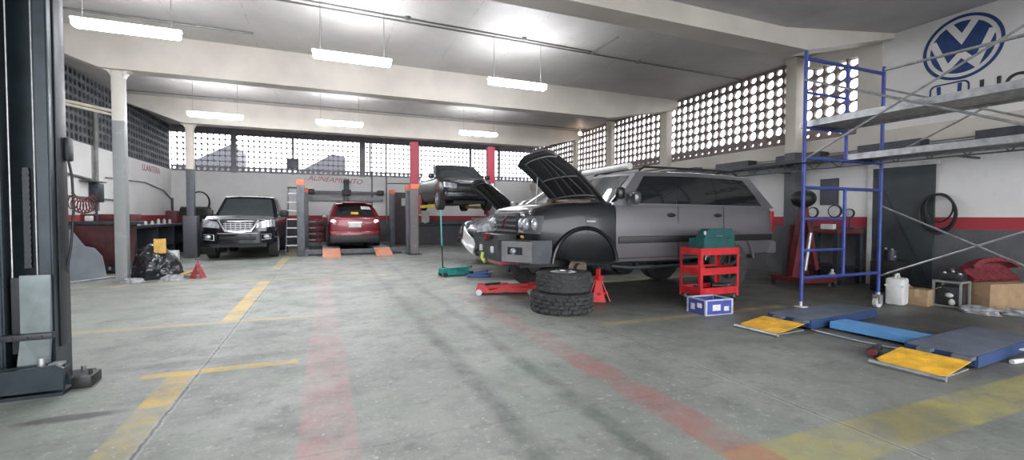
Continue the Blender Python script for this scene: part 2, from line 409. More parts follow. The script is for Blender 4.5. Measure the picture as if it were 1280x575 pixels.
screen('wall_back_block_screen', M_block_b, lambda u, v, d: (XL+u, YB+.03+d, 3.03+v), 76, 7, (XR-XL)/76, .215, lambda i, j: (.05, .05) if j == 0 else (.091, .097), .06, 4.0)
screen('wall_left_block_screen', M_block_l, lambda u, v, d: (XL-.03-d, 8.0+u, 3.05+v), 62, 8, 13.3/62, .216, lambda i, j: (.075, .075), .1, 2.5)
sbox('wall_left_backing', M_block_l, XL-.4, XL-.2, YF, YB, 2.9, ZC)
sbox('wall_left_upper', M_cream, XL-.2, XL, YF, 8.0, 3.05, ZC)
sbox('wall_right_upper', M_swhite, XR, XR+.2, YF, 5.45, 2.95, 4.78)
sbox('wall_back_lintel', M_block_b, XL-.2, XR+.2, YB, YB+.2, 4.535, ZC)
sbox('trim_1', M_cream, XR-.04, XR+.2, 5.43, 5.85, 2.55, 4.76)      # pier beside the painted sign
sbox('trim_2', M_cream, XR-.02, XR+.2, 5.85, 6.85, 4.50, 4.78)
sbox('trim_3', M_cream, XR-.07, XR, 0.0, YB, 2.62, 2.93)            # ledge under the screen
# columns
def column(name, m, x, y, wx, wy, z, cap=True, base=None):
    b = MB(); b.box(x-wx/2, x+wx/2, y-wy/2, y+wy/2, 0, z, bev=.02)
    if cap:
        for s_ in (-1, 1):
            b.prism([(x+s_*wx/2, z), (x+s_*(wx/2+.13), z), (x+s_*(wx/2+.05), z-.035), (x+s_*wx/2, z-.13)], lambda a, c, d: (a, d, c), y-wy/2+.01, y+wy/2-.01)
    if base: b.box(x-base/2, x+base/2, y-base/2, y+base/2, 0, 1.28, bev=.02)
    return struct(b.build(name, m, smooth=30))
column('column_left_front', M_colA, -3.61, 11.08, .19, .19, 4.06)
column('column_left_back', M_colm, -3.74, 16.7, .20, .20, 4.06, True, .36)
column('column_right_front', M_colm, 9.62, 7.02, .25, .25, 4.76)
column('column_right_middle', M_colm, 9.74, 11.25, .22, .3, 4.55)
column('column_right_back', M_colm, 9.76, 14.2, .18, .3, 4.76)
column('column_right_far', M_colm, 9.78, 16.75, .14, .25, 4.5)
for i, (x, wd) in enumerate(((-3.3, .16), (-1.15, .07), (1.62, .24), (1.95, .06), (4.05, .16), (6.6, .1), (8.1, .07))):
    sbox('trim_%d' % (10+i), M_block_b, x-wd/2, x+wd/2, YB-.03, YB+.1, 3.0, ZC)
# outside: low boundary walls and neighbouring roofs seen through the screens
sbox('outside_wall_back', M_outw, -12, 14, 24.0, 24.2, -.1, 3.35)
sbox('outside_wall_right', M_outw, 12.2, 12.4, -4, 24, -.1, 3.2)
sbox('outside_ground', M_outw, -30, 40, -30, 60, -.3, -.16)
def neighbour(name, label, x0, x1, y, zb, pts):
    t = thing(name, label, 'building', ((x0+x1)/2, y, -.16))
    b = MB(); b.box(x0-(x0+x1)/2, x1-(x0+x1)/2, 0, 4, 0, zb+.16); b.build('wall', M_outw, t, 0)
    b = MB(); b.prism([(px-(x0+x1)/2, pz+.16) for px, pz in pts], lambda a, c, d: (a, d, c), -.3, 4.3); b.build('roof', mat('outside_roof_grey', (.07, .07, .08), .8), t, 0)
neighbour('house', 'pitched grey roof rising to the right outside, seen through the back screen above the pickup', -6.3, -4.3, 27, 3.6, [(-6.5, 3.6), (-4.2, 4.9), (-4.2, 4.4), (-4.3, 3.6)])
neighbour('house', 'long grey roof seen through the back screen above the red car', -1.2, 1.0, 28, 3.7, [(-1.4, 3.6), (.5, 4.75), (1.2, 4.6), (1.2, 3.6)])
# ceiling conduits
def conduit(name, pts, r=.014):
    b = MB(); b.tube(pts, r, 8)
    return struct(b.build(name, M_conduit))
conduit('trim_30', [(-3.0, 8.28, ZC-.02), (9.8, 8.6, ZC-.02)])
conduit('trim_31', [(-3.0, 8.08, ZC-.02), (5.3, 8.38, ZC-.02)])
conduit('trim_32', [(5.3, 8.4, ZC-.02), (5.3, 7.5, ZC-.02)])
conduit('trim_33', [(-4.6, 10.05, ZC-.02), (-1.2, 10.05, ZC-.02)], .022)
conduit('trim_34', [(-5.3, 15.9, ZC-.02), (9.8, 15.9, ZC-.02)])
conduit('trim_35', [(XL+.03, 15.5, 2.3), (XL+.03, 18.4, 2.37), (XL+.03, 20.3, 2.2), (XL+.03, 21.2, 1.9)], .02)
b = MB()
for x, y in ((1.4, 8.2), (3.65, 8.26), (5.3, 8.4), (6.55, 8.5)): b.cyl((x, y, ZC-.05), (x, y, ZC), .05, 12)
struct(b.build('trim_36', M_conduit))
# pale twin pipe between the left column and the left wall
b = MB(); b.tube([(-4.45, 11.1, 3.43), (-3.62, 11.12, 3.28)], .03, 10); b.tube([(-4.45, 11.1, 3.37), (-3.7, 11.12, 3.22)], .025, 10); b.tube([(-4.45, 11.1, 3.4), (-5.4, 11.1, 3.55)], .03, 10)
struct(b.build('trim_37', M_cream2))
# steel lean-to shelf along the right wall: dark purlins, sheet and an open-web joist
for i in range(9):
    y = 1.2+i*1.72
    sbox('roof_purlin_%d' % (i+1), M_steel_d, 9.5, XR-.07, y, y+1.0, 2.50, 2.66)
sbox('shelf_sheet', M_steel_d, 9.2, XR-.02, .3, 17.0, 2.44, 2.50)
def joist():
    b = MB(); x = 9.2; z0, z1 = 2.26, 2.46
    b.bar((x, .3, z1), (x, 17, z1), .05, .06); b.bar((x, .3, z0), (x, 17, z0), .03, .025)
    n = 70
    for i in range(n):
        y0 = .3+16.7*i/n; y1 = .3+16.7*(i+1)/n
        b.cyl((x, y0, z0 if i % 2 else z1), (x, y1, z1 if i % 2 else z0), .008, 6)
    for y in (1.0, 4.0, 7.0, 10.5, 14.0, 16.8): b.bar((x, y, z0), (XR-.01, y, z0-.0), .03, .03)
    return struct(b.build('trim_joist', M_steel_d, smooth=0))
joist()
# doors
def doors():
    b = MB(); b.box(XR-.05, XR-.005, 4.56, 5.52, 0.0, 2.22); d = struct(b.build('door_1', M_door, smooth=0))
    b = MB(); b.box(XR-.07, XR-.004, 4.50, 5.60, 2.22, 2.29); b.box(XR-.06, XR-.004, 5.52, 5.60, 0, 2.22); b.build('door_frame', M_white, d, 0)
    b = MB(); b.bar((XR-.055, 4.6, .15), (XR-.055, 5.48, 2.1), .03, .008, (1, 0, 0)); b.build('diagonal_brace', M_steel_d, d, 0)
    b = MB(); b.box(2.92, 3.66, YB-.06, YB-.005, 0, 2.3); d = struct(b.build('door_2', M_rdoor, smooth=0))
    b = MB(); b.box(2.86, 2.92, YB-.07, YB-.003, 0, 2.36); b.box(3.66, 3.72, YB-.07, YB-.003, 0, 2.36); b.box(2.86, 3.72, YB-.07, YB-.003, 2.3, 2.36); b.build('door_frame', M_rdoor, d, 0)
    b = MB(); b.box(3.30, 3.52, YB-.068, YB-.06, 1.75, 2.1); b.build('paper_notice', M_white, d, 0)
    b = MB(); b.ball((3.0, YB-.09, 1.05), .03); b.build('door_knob', M_chrome, d)
doors()
sbox('wall_panel_1', mat('dark_blue_wall_panel', (.04, .045, .06), .4), XR-.03, XR-.004, 6.18, 6.55, 1.55, 2.1)  # dark blue box panel fixed to the wall, no opening

# ------------------------------------------------------------------ painted signs
def wallR(y0, z0, dd=0.0): return lambda u, v, d: (XR-.006-dd-d, y0-u, z0+v)
def emblem():
    t = thing('wall_emblem', 'round blue car emblem painted high on the white right wall above the scaffold', 'sign', (XR, 4.27, 4.13))
    f = lambda u, v, d: (-.006-d, -u, v); RR = .53
    def ring(r0, r1, n=64):
        b = MB()
        for k in range(n):
            a, c = 2*PI*k/n, 2*PI*(k+1)/n
            b.prism([(r0*math.cos(a), r0*math.sin(a)), (r1*math.cos(a), r1*math.sin(a)), (r1*math.cos(c), r1*math.sin(c)), (r0*math.cos(c), r0*math.sin(c))], f, 0, .003)
        return b
    ring(.91*RR, RR).build('outer_ring', M_lblk, t, 0)
    b = MB(); b.prism([(.80*RR*math.cos(2*PI*k/48), .80*RR*math.sin(2*PI*k/48)) for k in range(48)], f, 0, .003); b.build('disc', M_lblk, t, 0)
    b = MB(); wd = .19*RR
    for pl in ([(-.31, .74), (0, .25), (.31, .74)], [(-.735, .33), (-.36, -.60), (0, -.20), (.36, -.60), (.735, .33)]):
        pl = [(x*RR, y*RR) for x, y in pl]; L = []; Q = []
        for i, p in enumerate(pl):
            a = pl[max(i-1, 0)]; c = pl[min(i+1, len(pl)-1)]
            def nrm(p0, p1): dx, dy = p1[0]-p0[0], p1[1]-p0[1]; l = math.hypot(dx, dy); return (-dy/l, dx/l)
            if i == 0: n_ = nrm(p, c); k = 1
            elif i == len(pl)-1: n_ = nrm(a, p); k = 1
            else:
                n1, n2 = nrm(a, p), nrm(p, c); n_ = (n1[0]+n2[0], n1[1]+n2[1]); l = math.hypot(*n_); n_ = (n_[0]/l, n_[1]/l); k = 1/max(.35, n_[0]*n1[0]+n_[1]*n1[1]); k = min(k, 2.0)
            L.append((p[0]+n_[0]*k*wd/2, p[1]+n_[1]*k*wd/2)); Q.append((p[0]-n_[0]*k*wd/2, p[1]-n_[1]*k*wd/2))
        for i in range(len(pl)-1): b.prism([L[i], L[i+1], Q[i+1], Q[i]], f, .0035, .006)
    b.build('letters', M_swhite, t, 0)
    t = thing('wall_emblem', 'blue outlined H badge with rounded corners under the round emblem', 'sign', (XR, 4.42, 3.33))
    b = MB()
    def rr_(hw, hh, top, r): # trapezoid with rounded corners
        pts = []
        for cx, cy, a0 in ((hw*top-r, hh-r, 0), (-(hw*top-r), hh-r, 90), (-(hw-r), -(hh-r), 180), (hw-r, -(hh-r), 270)):
            for k in range(6): a = R(a0+90*k/5); pts.append((cx+r*math.cos(a), cy+r*math.sin(a)))
        return pts
    o_ = rr_(.27, .25, 1.0, .09); i_ = rr_(.245, .225, 1.0, .07)
    for k in range(len(o_)): l = (k+1) % len(o_); b.prism([o_[k], o_[l], i_[l], i_[k]], f, 0, .003)
    b.build('outline', M_lblk, t, 0)
    b = MB()
    for s_ in (-1, 1): b.prism([(s_*.17, .215), (s_*.115, .215), (s_*.10, -.215), (s_*.15, -.215)], f, 0, .003)
    b.prism([(-.11, .02), (.11, .02), (.11, -.05), (-.11, -.05)], f, 0, .003)
    b.build('letter', M_lblk, t, 0)
    t = thing('painted_word', 'black painted word HONDA beside the H badge on the right wall', 'sign', (XR, 4.05, 3.23))
    text_mesh('HONDA', .42, 'lettering', M_sblk, t, lambda x, y, z: (-.006-z, -x*1.0, y), .003, 0, .004)
emblem()
t = thing('painted_word', 'faded red word ALINEAMIENTO painted on the back wall', 'sign', (-.60, YB, 2.80))
text_mesh('ALINEAMIENTO', .30, 'lettering', M_sred, t, lambda x, y, z: (x*1.03, -.006-z, y-.055*x), .003, .35)
t = thing('painted_word', 'faded pink word painted high on the left wall near the corner', 'sign', (XL, 18.25, 2.76))
text_mesh('LLANTERA', .30, 'lettering', M_sred, t, lambda x, y, z: (.006+z, x*1.22, y), .003, 0)

# ------------------------------------------------------------------ fluorescent lights
def lights():
    spots = [(-2.5, 8.05, 'ceiling light at the upper left, nearest the dark lift post'), (.48, 8.1, 'ceiling light hanging on two rods in the middle of the front row'), (3.58, 8.4, 'ceiling light at the right end of the front row, above the raised bonnet'),
             (-2.58, 14.1, 'ceiling light at the left of the far row, above the pickup'), (.46, 13.9, 'ceiling light in the middle of the far row, above the red car'), (4.58, 13.9, 'ceiling light at the right of the far row, above the lifted dark car')]
    first = None
    for i, (x, y, lab) in enumerate(spots):
        if first is None:
            first = thing('ceiling_light', 'lit white '+lab, 'light', (x, y, 3.9), 0, 'fluorescent ceiling lights')
            b = MB(); b.prism([(-.03, .075), (.03, .075), (.035, .045), (-.035, .045)], lambda a, c, d: (d, a, c), -.63, .63); b.build('housing', M_lampb, first, 0)
            b = MB(); b.box(-.61, .61, -.085, .085, -.055, .045, bev=.035); b.build('diffuser', M_tube, first)
            for s_ in (-1, 1):
                b = MB(); b.cyl((s_*.5, 0, .06), (s_*.5, 0, ZC-3.9), .005, 6); b.build('hanging_rod', M_conduit, first)
        else:
            c = copy_tree(first); c.location = (x, y, 3.9); c['label'] = 'lit white '+lab
    t = thing('wall_bulb', 'small warm glowing bulb near the ceiling by the right block screen', 'light', (9.3, 15.6, 4.52))
    b = MB(); b.ball((0, 0, 0), .075); b.build('bulb', M_warm, t)
    b = MB(); b.cyl((0, 0, .07), (0, 0, .26), .03, 10); b.build('socket', M_lampb, t)
lights()

# ------------------------------------------------------------------ wheels and vehicles
def tyre_mb(Rr, W, rim, n=64, lugs=0.0, rows=4, axis='y', seed=0):
    """tyre standing on a y axle, centred on the origin"""
    prof = [(rim, -.38), (rim+.015, -.46), (rim+(Rr-rim)*.45, -.5), (Rr*.955, -.47), (Rr*.985, -.42)]
    m_ = 4*rows+1
    prof += [(Rr, -.40+.80*k/(m_-1)) for k in range(m_)]
    prof += [(Rr*.985, .42), (Rr*.955, .47), (rim+(Rr-rim)*.45, .5), (rim+.015, .46), (rim, .38)]
    b = MB(); rings = []
    for pi, (r0, h) in enumerate(prof):
        ring = []
        for k in range(n):
            r_ = r0
            if lugs and 3 <= pi <= len(prof)-4:
                q = pi-5; row = max(0, min(rows, q//4)); P_ = 8 if n >= 140 else 6; ph = (k+(row % 2)*(P_//2)+int(abs(h)*8)) % P_
                if pi in (3, 4, len(prof)-5, len(prof)-4): ph = (k+(0 if h < 0 else P_//2)) % P_
                if ph >= P_-2-(P_ > 6) or (q % 4 == 0 and 0 < q < m_-1): r_ = r0-lugs
            a = 2*PI*k/n; ring.append(Vector((r_*math.sin(a), h*W, r_*math.cos(a))))
        rings.append(ring)
    b.loft(rings, False)
    # inner liner so the tyre is a closed tube
    return b
def rim_mb(r, W, spokes=6, side=1):
    b = MB(); y0 = side*W*.38
    b.lathe([(r*1.0, side*W*.46), (r*.93, side*W*.47), (r*.88, side*W*.30), (r*.86, -side*W*.40), (r*.9, -side*W*.40)], axis='y', n=32, cap=False)
    b.lathe([(.001, y0+side*.03), (.035, y0+side*.03), (.06, y0+side*.012), (.075, y0-side*.03), (.001, y0-side*.03)], axis='y', n=16, cap=False)
    for k in range(spokes):
        a = 2*PI*k/spokes; d = Vector((math.sin(a), 0, math.cos(a)))
        b.bar(d*.04+Vector((0, y0, 0)), d*r*.92+Vector((0, y0+side*.015, 0)), .05 if spokes > 5 else .07, .03, (0, 1, 0))
    b.lathe([(.001, -side*W*.05), (r*.86, -side*W*.05)], axis='y', n=24, cap=False)
    return b
def add_wheel(root, x, y, z, Rr, W, rim, side, lugs=0., spokes=6, rimm=None):
    o = tyre_mb(Rr, W, rim, 72 if lugs else 40, lugs).build('wheel', M_rub, root, 30); o.location = (x, y, z)
    rim_mb(rim, W, spokes, side).build('rim', rimm or M_rim, o, 30)
    return o
def cr(pts, k):
    """Catmull-Rom resampling of tuples"""
    out = []; n = len(pts)
    for i in range(n-1):
        p0, p1, p2, p3 = pts[max(i-1, 0)], pts[i], pts[i+1], pts[min(i+2, n-1)]
        for j in range(k):
            t = j/k
            out.append(tuple(.5*((2*b)+(-a+c)*t+(2*a-5*b+4*c-d)*t*t+(-a+3*b-3*c+d)*t**3) for a, b, c, d in zip(p0, p1, p2, p3)))
    out.append(tuple(pts[-1])); return out
def body_mb(st, k=4, x0=-9, x1=9):
    """closed lower body from stations (x, half width, z bottom, z shoulder, z centre)"""
    b = MB(); rings = []
    for x, w_, zb, zs, zc in cr(st, k):
        if x < x0 or x > x1: continue
        h = [(0, zb), (w_-.16, zb), (w_-.06, zb+.02), (w_-.02, zb+.12), (w_, zb+.42*(zs-zb)), (w_-.005, zb+.62*(zs-zb)), (w_-.03, zs-.09), (w_-.055, zs-.02), (w_-.11, zs+.25*(zc-zs)+.01), (w_*.45, zs+.85*(zc-zs)+.005), (0, zc)]
        rings.append([Vector((x, y, z)) for y, z in h]+[Vector((x, -y, z)) for y, z in h[-2:0:-1]])
    b.loft(rings); return b
def cut_arches(o, arches, mblack):
    """real wheel arches: boolean cylinders, each (x, z, r, ydepth, side)"""
    cb = MB()
    for x, z, r_, w_, dp, s_ in arches:
        cb.cyl((x, s_*(w_-dp), z), (x, s_*(w_+.3), z), r_, 40)
    c = cb.build('cutter', mblack, None, 0)
    md = o.modifiers.new('cut', 'BOOLEAN'); md.operation = 'DIFFERENCE'; md.object = c; md.solver = 'EXACT'
    try: md.material_mode = 'TRANSFER'
    except Exception: pass
    c.matrix_world = o.matrix_world
    bpy.context.view_layer.update()
    dg = bpy.context.evaluated_depsgraph_get(); me = bpy.data.meshes.new_from_object(o.evaluated_get(dg))
    o.modifiers.clear(); o.data = me
    for p in me.polygons: p.use_smooth = True
    me.set_sharp_from_angle(angle=R(32))
    bpy.data.objects.remove(c)
class House:
    """greenhouse: ruled surface between a belt loop and a roof loop"""
    def __init__(s, xf, yf, zf, xr, yr, zr, xft, yft, zft, xrt, yrt, zrt, bow=.10, rbow=.05, crown=.05, mid=0.02):
        s.__dict__.update(locals())
    def side(s, u, t, sg, out=0.):
        x = (s.xf+(s.xft-s.xf)*t)*(1-u)+(s.xr+(s.xrt-s.xr)*t)*u
        yb = s.yf*(1-u)+s.yr*u; yt = s.yft*(1-u)+s.yrt*u
        y = yb+(yt-yb)*t+s.mid*math.sin(PI*t)+s.mid*1.2*math.sin(PI*u)
        zb = s.zf*(1-u)+s.zr*u; zt = s.zft*(1-u)+s.zrt*u+s.mid*1.5*math.sin(PI*u)
        return Vector((x, sg*(y+out), zb+(zt-zb)*t))
    def front(s, v, t, out=0.):
        y = (s.yf+(s.yft-s.yf)*t)*(2*v-1); x = s.xf+(s.xft-s.xf)*t+s.bow*(1-(2*v-1)**2)*(1-.4*t)+out
        return Vector((x, y, s.zf+(s.zft-s.zf)*t+out*.6+s.crown*.5*t*(1-(2*v-1)**2)))
    def rear(s, v, t, out=0.):
        y = (s.yr+(s.yrt-s.yr)*t)*(2*v-1); x = s.xr+(s.xrt-s.xr)*t-s.rbow*(1-(2*v-1)**2)-out
        return Vector((x, y, s.zr+(s.zrt-s.zr)*t+out*.3+s.crown*.5*t*(1-(2*v-1)**2)))
    def mesh(s):
        b = MB(); rings = []
        for j in range(9):
            t = j/8
            rings.append([s.front(v/8, t) for v in range(8)]+[s.side(u/14, t, 1) for u in range(14)]+[s.rear(1-v/8, t) for v in range(8)]+[s.side(1-u/14, t, -1) for u in range(14)])
        top = rings[-1]; c = sum(top, Vector())/len(top)
        for k, dz in ((.985, .02), (.93, .035), (.6, .035+s.crown*.6), (.25, .035+s.crown)):
            rings.append([Vector((c.x+(p.x-c.x)*k, c.y+(p.y-c.y)*k, c.z+(p.z-c.z)*k+dz)) for p in top])
        b.loft(rings); return b
    def window(s, root, m, u0, u1, t0=.10, t1=.90, sg=1, u0t=None, u1t=None, name='side_window'):
        u0t = u0 if u0t is None else u0t; u1t = u1 if u1t is None else u1t
        b = MB(); b.patch(lambda i, j: s.side((u0+(u1-u0)*i)*(1-j)+(u0t+(u1t-u0t)*i)*j, t0+(t1-t0)*j, sg, .004), 8, 5, .004)
        return b.build(name, m, root, 40)
    def windshield(s, root, m, a=.06, t0=.05, t1=.93):
        b = MB(); b.patch(lambda i, j: s.front(a+(1-2*a)*i, t0+(t1-t0)*j, .005), 10, 5, .004); return b.build('windshield', m, root, 40)
    def rear_window(s, root, m, a=.10, t0=.12, t1=.90):
        b = MB(); b.patch(lambda i, j: s.rear(a+(1-2*a)*i, t0+(t1-t0)*j, .005), 10, 5, .004); return b.build('rear_window', m, root, 40)
def mirror(root, x, y, z, sg, m, w_=.22, h=.17, glass=True):
    b = MB(); b.box(x-.07, x+.07, sg*(y+.02) if sg > 0 else -(y+w_), (y+w_) if sg > 0 else -(y+.02), z-h/2, z+h/2, bev=.05); b.bar((x, sg*(y-.08), z-.06), (x, sg*(y+.06), z-.04), .05, .04)
    o = b.build('wing_mirror', m, root)
    if glass:
        g = MB(); g.box(x-.076, x-.069, sg*(y+.045) if sg > 0 else -(y+w_-.02), (y+w_-.02) if sg > 0 else -(y+.045), z-h/2+.02, z+h/2-.02); g.build('mirror_glass', M_glass, o, 0)
    return o
def hood_panel(root, hx, hz, L, Wh, angle, m, ribs, zc=.05, name='bonnet', taper=.10, curl=.10):
    """bonnet hinged on a y axis at (hx,hz), opened by angle degrees"""
    ca, sa = math.cos(R(angle)), math.sin(R(angle))
    def pt(u, v, off=0.):
        x = L*u*(1-.10*u*(2*v-1)**4); y = (2*v-1)*Wh*(1-taper*u**2); z = zc*(1-(2*v-1)**2)-curl*u**3-.05*abs(2*v-1)**4+off
        return Vector((hx+x*ca-z*sa, y, hz+x*sa+z*ca))
    b = MB(); b.patch(lambda i, j: pt(i, j), 12, 12, .012); o = b.build(name, m, root, 40)
    b = MB()
    for v0, v1, ua, ub in ((.12, .12, .1, .86), (.88, .88, .1, .86), (.3, .42, .14, .88), (.70, .58, .14, .88), (.5, .5, .14, .88)):
        b.tube([pt(ua+(ub-ua)*k/6, v0+(v1-v0)*k/6, -.022) for k in range(7)], .016, 6)
    for u_ in (.12, .48, .88): b.tube([pt(u_, .12+.76*k/8, -.022) for k in range(9)], .016, 6)
    b.build('inner_frame', ribs, o, 40)
    b = MB(); b.patch(lambda i, j: pt(.06+.88*i, .06+.88*j, -.016), 10, 10, .003); b.build('insulation_mat', M_black, o, 40)
    return o, pt
def seams(root, lines, name='door_seam'):
    for p0, p1, n_ in lines:
        b = MB(); b.bar(p0, p1, .008, .006, n_); b.build(name, M_black, root, 0)

def nose_x(st, y):
    p = [q for q in cr(st, 6) if q[0] > .5]; y = abs(y)
    for a, b in zip(p[::-1], p[-2::-1]):
        if a[1] >= y: return a[0]
        if b[1] >= y: return b[0]+(a[0]-b[0])*(b[1]-y)/(b[1]-a[1]+1e-9)
    return p[0][0]
def lamp(root, st, sg, y0, y1, za0, za1, zb0, zb1, m, name='headlamp', off=.02, th=.018, lean=.10):
    """lamp lens following the nose, from y0 (inner, z za0..za1) to y1 (outer, z zb0..zb1)"""
    b = MB()
    def f(i, j):
        y = y0+(y1-y0)*i; z0 = za0+(zb0-za0)*i; z1 = za1+(zb1-za1)*i
        return Vector((nose_x(st, y)+off-lean*j*(z1-z0)/.2*.4, sg*y, z0+(z1-z0)*j))
    b.patch(f, 8, 4, th); return b.build(name, m, root, 45)
def suv():
    t = thing('car', 'silver off-road car with black front, raised bonnet and black side stripe', 'car', (5.0, 6.77, 0), PI)
    st = [(-2.62, .78, .86, 1.34, 1.36), (-2.56, .88, .70, 1.44, 1.45), (-2.3, .94, .64, 1.48, 1.49), (-1.4, .97, .60, 1.49, 1.49), (0, .975, .58, 1.49, 1.49), (.9, .97, .58, 1.50, 1.50),
          (1.2, .97, .60, 1.49, 1.51), (1.7, .955, .64, 1.47, 1.50), (2.05, .92, .74, 1.42, 1.46), (2.2, .84, .84, 1.38, 1.42), (2.27, .70, .9, 1.34, 1.37)]
    silver = [s_ for s_ in st if s_[0] <= .91]; black = [s_ for s_ in st if s_[0] >= .89]
    o = body_mb(silver, 4).build('body', M_silver, t, 35); cut_arches(o, [(-1.43, .5, .55, .97, .36, s_) for s_ in (-1, 1)], M_black)
    o = body_mb(black, 4).build('front_end', M_blackp, t, 35); cut_arches(o, [(1.43, .58, .53, .97, .62, s_) for s_ in (-1, 1)], M_black)
    h = House(.95, .93, 1.47, -2.55, .90, 1.45, .42, .79, 1.98, -2.08, .78, 1.97, .14, .06, .035)
    h.mesh().build('cabin', M_silver, t, 35)
    for sg in (1, -1):
        h.window(t, M_glass, .075, .345, .07, .91, sg, .07, .32); h.window(t, M_glass, .348, .605, .07, .91, sg, .323, .605); h.window(t, M_glass, .608, .915, .07, .91, sg, .608, .90)
        b = MB(); b.box(-2.42, .86, sg*.965, sg*.985, .885, .995, bev=.008); b.build('side_stripe', M_black, t)
        for x in (-.16, -1.15):
            b = MB(); b.ball((x, sg*.965, 1.32), .085, .025, .032); b.build('door_handle', M_black, t)
        seams(t, [((.9, sg*.968, .62), (.9, sg*.955, 1.44), (0, 1, 0)), ((-.30, sg*.974, .62), (-.30, sg*.958, 1.46), (0, 1, 0)), ((-1.28, sg*.972, 1.05), (-1.28, sg*.955, 1.46), (0, 1, 0)), ((-.95, sg*.974, .66), (.88, sg*.97, .66), (0, 1, 0))])
        mirror(t, .62, .90, 1.58, sg, M_greyp, .24, .2)
        b = MB(); b.tube([(.85, sg*.78, .52), (.6, sg*.9, .50), (-.7, sg*.9, .50), (-.9, sg*.78, .52)], .03, 8); b.build('side_step', M_steel_d, t)
        b = MB()   # flared arch lip
        b.tube([(1.43+.545*math.cos(a), sg*.965, .58+.545*math.sin(a)) for a in [R(4+172*k/24) for k in range(25)]], .032, 8); b.build('arch_flare', M_blackp, t)
        b = MB(); b.tube([(-1.43+.56*math.cos(a), sg*.965, .5+.56*math.sin(a)) for a in [R(8+164*k/20) for k in range(21)]], .02, 8); b.build('arch_flare', M_silver, t)
        b = MB(); b.box(-2.57, -2.48, sg*.80, sg*.905, 1.02, 1.40, bev=.02); b.build('tail_lamp', M_tailr, t)
        # round headlamp clusters
        hl = lamp(t, st, sg, .47, .90, 1.05, 1.30, 1.04, 1.30, mat('headlamp_bezel', (.10, .105, .11), .25, .4), 'headlamp')
        for yy in (.57, .72, .85):
            b = MB(); b.ball((nose_x(st, yy)+.025, sg*yy, 1.18), .05, .075 if yy < .8 else .05, .095); b.build('reflector', M_lampg, hl)
        b = MB(); b.ball((2.27, sg*.56, .99), .03, .05, .03); b.build('indicator_lamp', mat('amber_lens', (.6, .36, .04), .2), t)
    b = MB(); b.box(.80, .93, .955, 1.07, 1.56, 1.74, bev=.04); b.bar((.9, .86, 1.5), (.88, 1.0, 1.62), .04, .04); b.build('fender_mirror', M_blackp, t)
    h.windshield(t, M_glassl); h.rear_window(t, M_glass)
    b = MB(); b.text = None
    b.box(1.26, 1.42, .955, .966, 1.215, 1.235); b.build("fender_badge", M_galv, t, 0)
    b = MB(); b.box(-2.72, -2.45, -.86, .86, .62, .86, bev=.05); b.build('rear_bumper', M_silver, t)
    # grille
    b = MB(); b.box(2.2, 2.30, -.44, .44, 1.00, 1.36, bev=.02); g = b.build('grille', M_black, t)
    b = MB()
    for z in (1.07, 1.15, 1.23, 1.31): b.box(2.295, 2.325, -.40, .40, z-.014, z+.014)
    b.build('grille_bar', M_gpost, g, 0)
    b = MB(); b.tube([(2.34, -.08, 1.12), (2.35, .02, 1.24), (2.34, .16, 1.30)], .014, 8); b.build('cable', M_toold, g)
    # winch bumper with silver wings
    b = MB(); b.prism([(1.98, .95), (2.30, .90), (2.56, .48), (2.62, .44), (2.62, -.44), (2.56, -.48), (2.30, -.90), (1.98, -.95), (2.0, -.7), (2.2, -.4), (2.2, .4), (2.0, .7)], lambda a, c, d: (a, c, d), .62, .95); bp = b.build('front_bumper', M_steel_d, t, 25)
    for sg in (1, -1):
        q = lambda a, c, d, sg=sg: Vector((2.32+(2.56-2.32)*a, sg*(.90-(.90-.49)*a), c))+Vector((.42, sg*.24, 0))*d
        b = MB()
        for poly in ([(-.10, .935), (1.02, .935), (1.02, .85), (-.10, .85)], [(-.10, .74), (1.02, .74), (1.02, .63), (-.10, .64)], [(.80, .86), (1.02, .86), (1.02, .73), (.80, .73)], [(-.10, .86), (.22, .86), (.22, .73), (-.10, .73)]): b.prism(poly, q, 0, .03)
        b.build('wing_plate', mat('brushed_bumper_plate', (.26, .255, .26), .45, .3), bp, 0)
        b = MB(); b.ball(q(.58, .79, .02), .045, .05, .05); b.build('fog_lamp', M_lampg, bp)
        b = MB(); b.box(2.62, 2.66, sg*.22, sg*.30, .74, .84, bev=.015); b.build('recovery_point', M_white, bp)
    b = MB(); b.cyl((2.52, -.26, .88), (2.52, .26, .88), .07, 16); b.box(2.3, 2.6, -.40, .40, .93, 1.02); b.build('winch', M_black, bp)
    b = MB(); b.tube([(2.66, -.12, .72), (2.68, -.10, .64), (2.66, -.06, .60), (2.64, -.10, .58)], .028, 8); b.build('tow_hook', M_green_y, bp)
    b = MB(); b.box(2.3, 2.63, -.5, .5, .58, .63); b.box(2.64, 2.645, -.15, .15, .93, 1.03); b.build('number_plate_bracket', M_redp, bp, 0)
    # chassis, axles
    b = MB()
    for sg in (1, -1): b.box(-2.5, 2.3, sg*.40, sg*.52, .52, .66)
    b.box(-2.4, 2.0, -.42, .42, .60, .70); b.cyl((1.43, -.75, .44), (1.43, .72, .52), .05, 12); b.ball((1.43, .2, .46), .16); b.cyl((-1.43, -.8, .42), (-1.43, .8, .42), .06, 12); b.ball((-1.43, 0, .42), .17)
    b.build('chassis', M_black, t)
    b = MB(); b.lathe([(.001, .0), (.155, .0), (.155, .02), (.07, .02), (.06, .09), (.001, .09)], (1.43, .72, .52), 'y', 24, False); b.build('brake_disc', M_brake, t)
    b = MB(); b.tube([(1.43, .6, .55), (1.43, .52, 1.0)], .035, 10); b.tube([(1.2, .45, .46), (1.43, .68, .48), (1.65, .45, .46)], .03, 8); b.build('suspension_strut', M_brake, t)
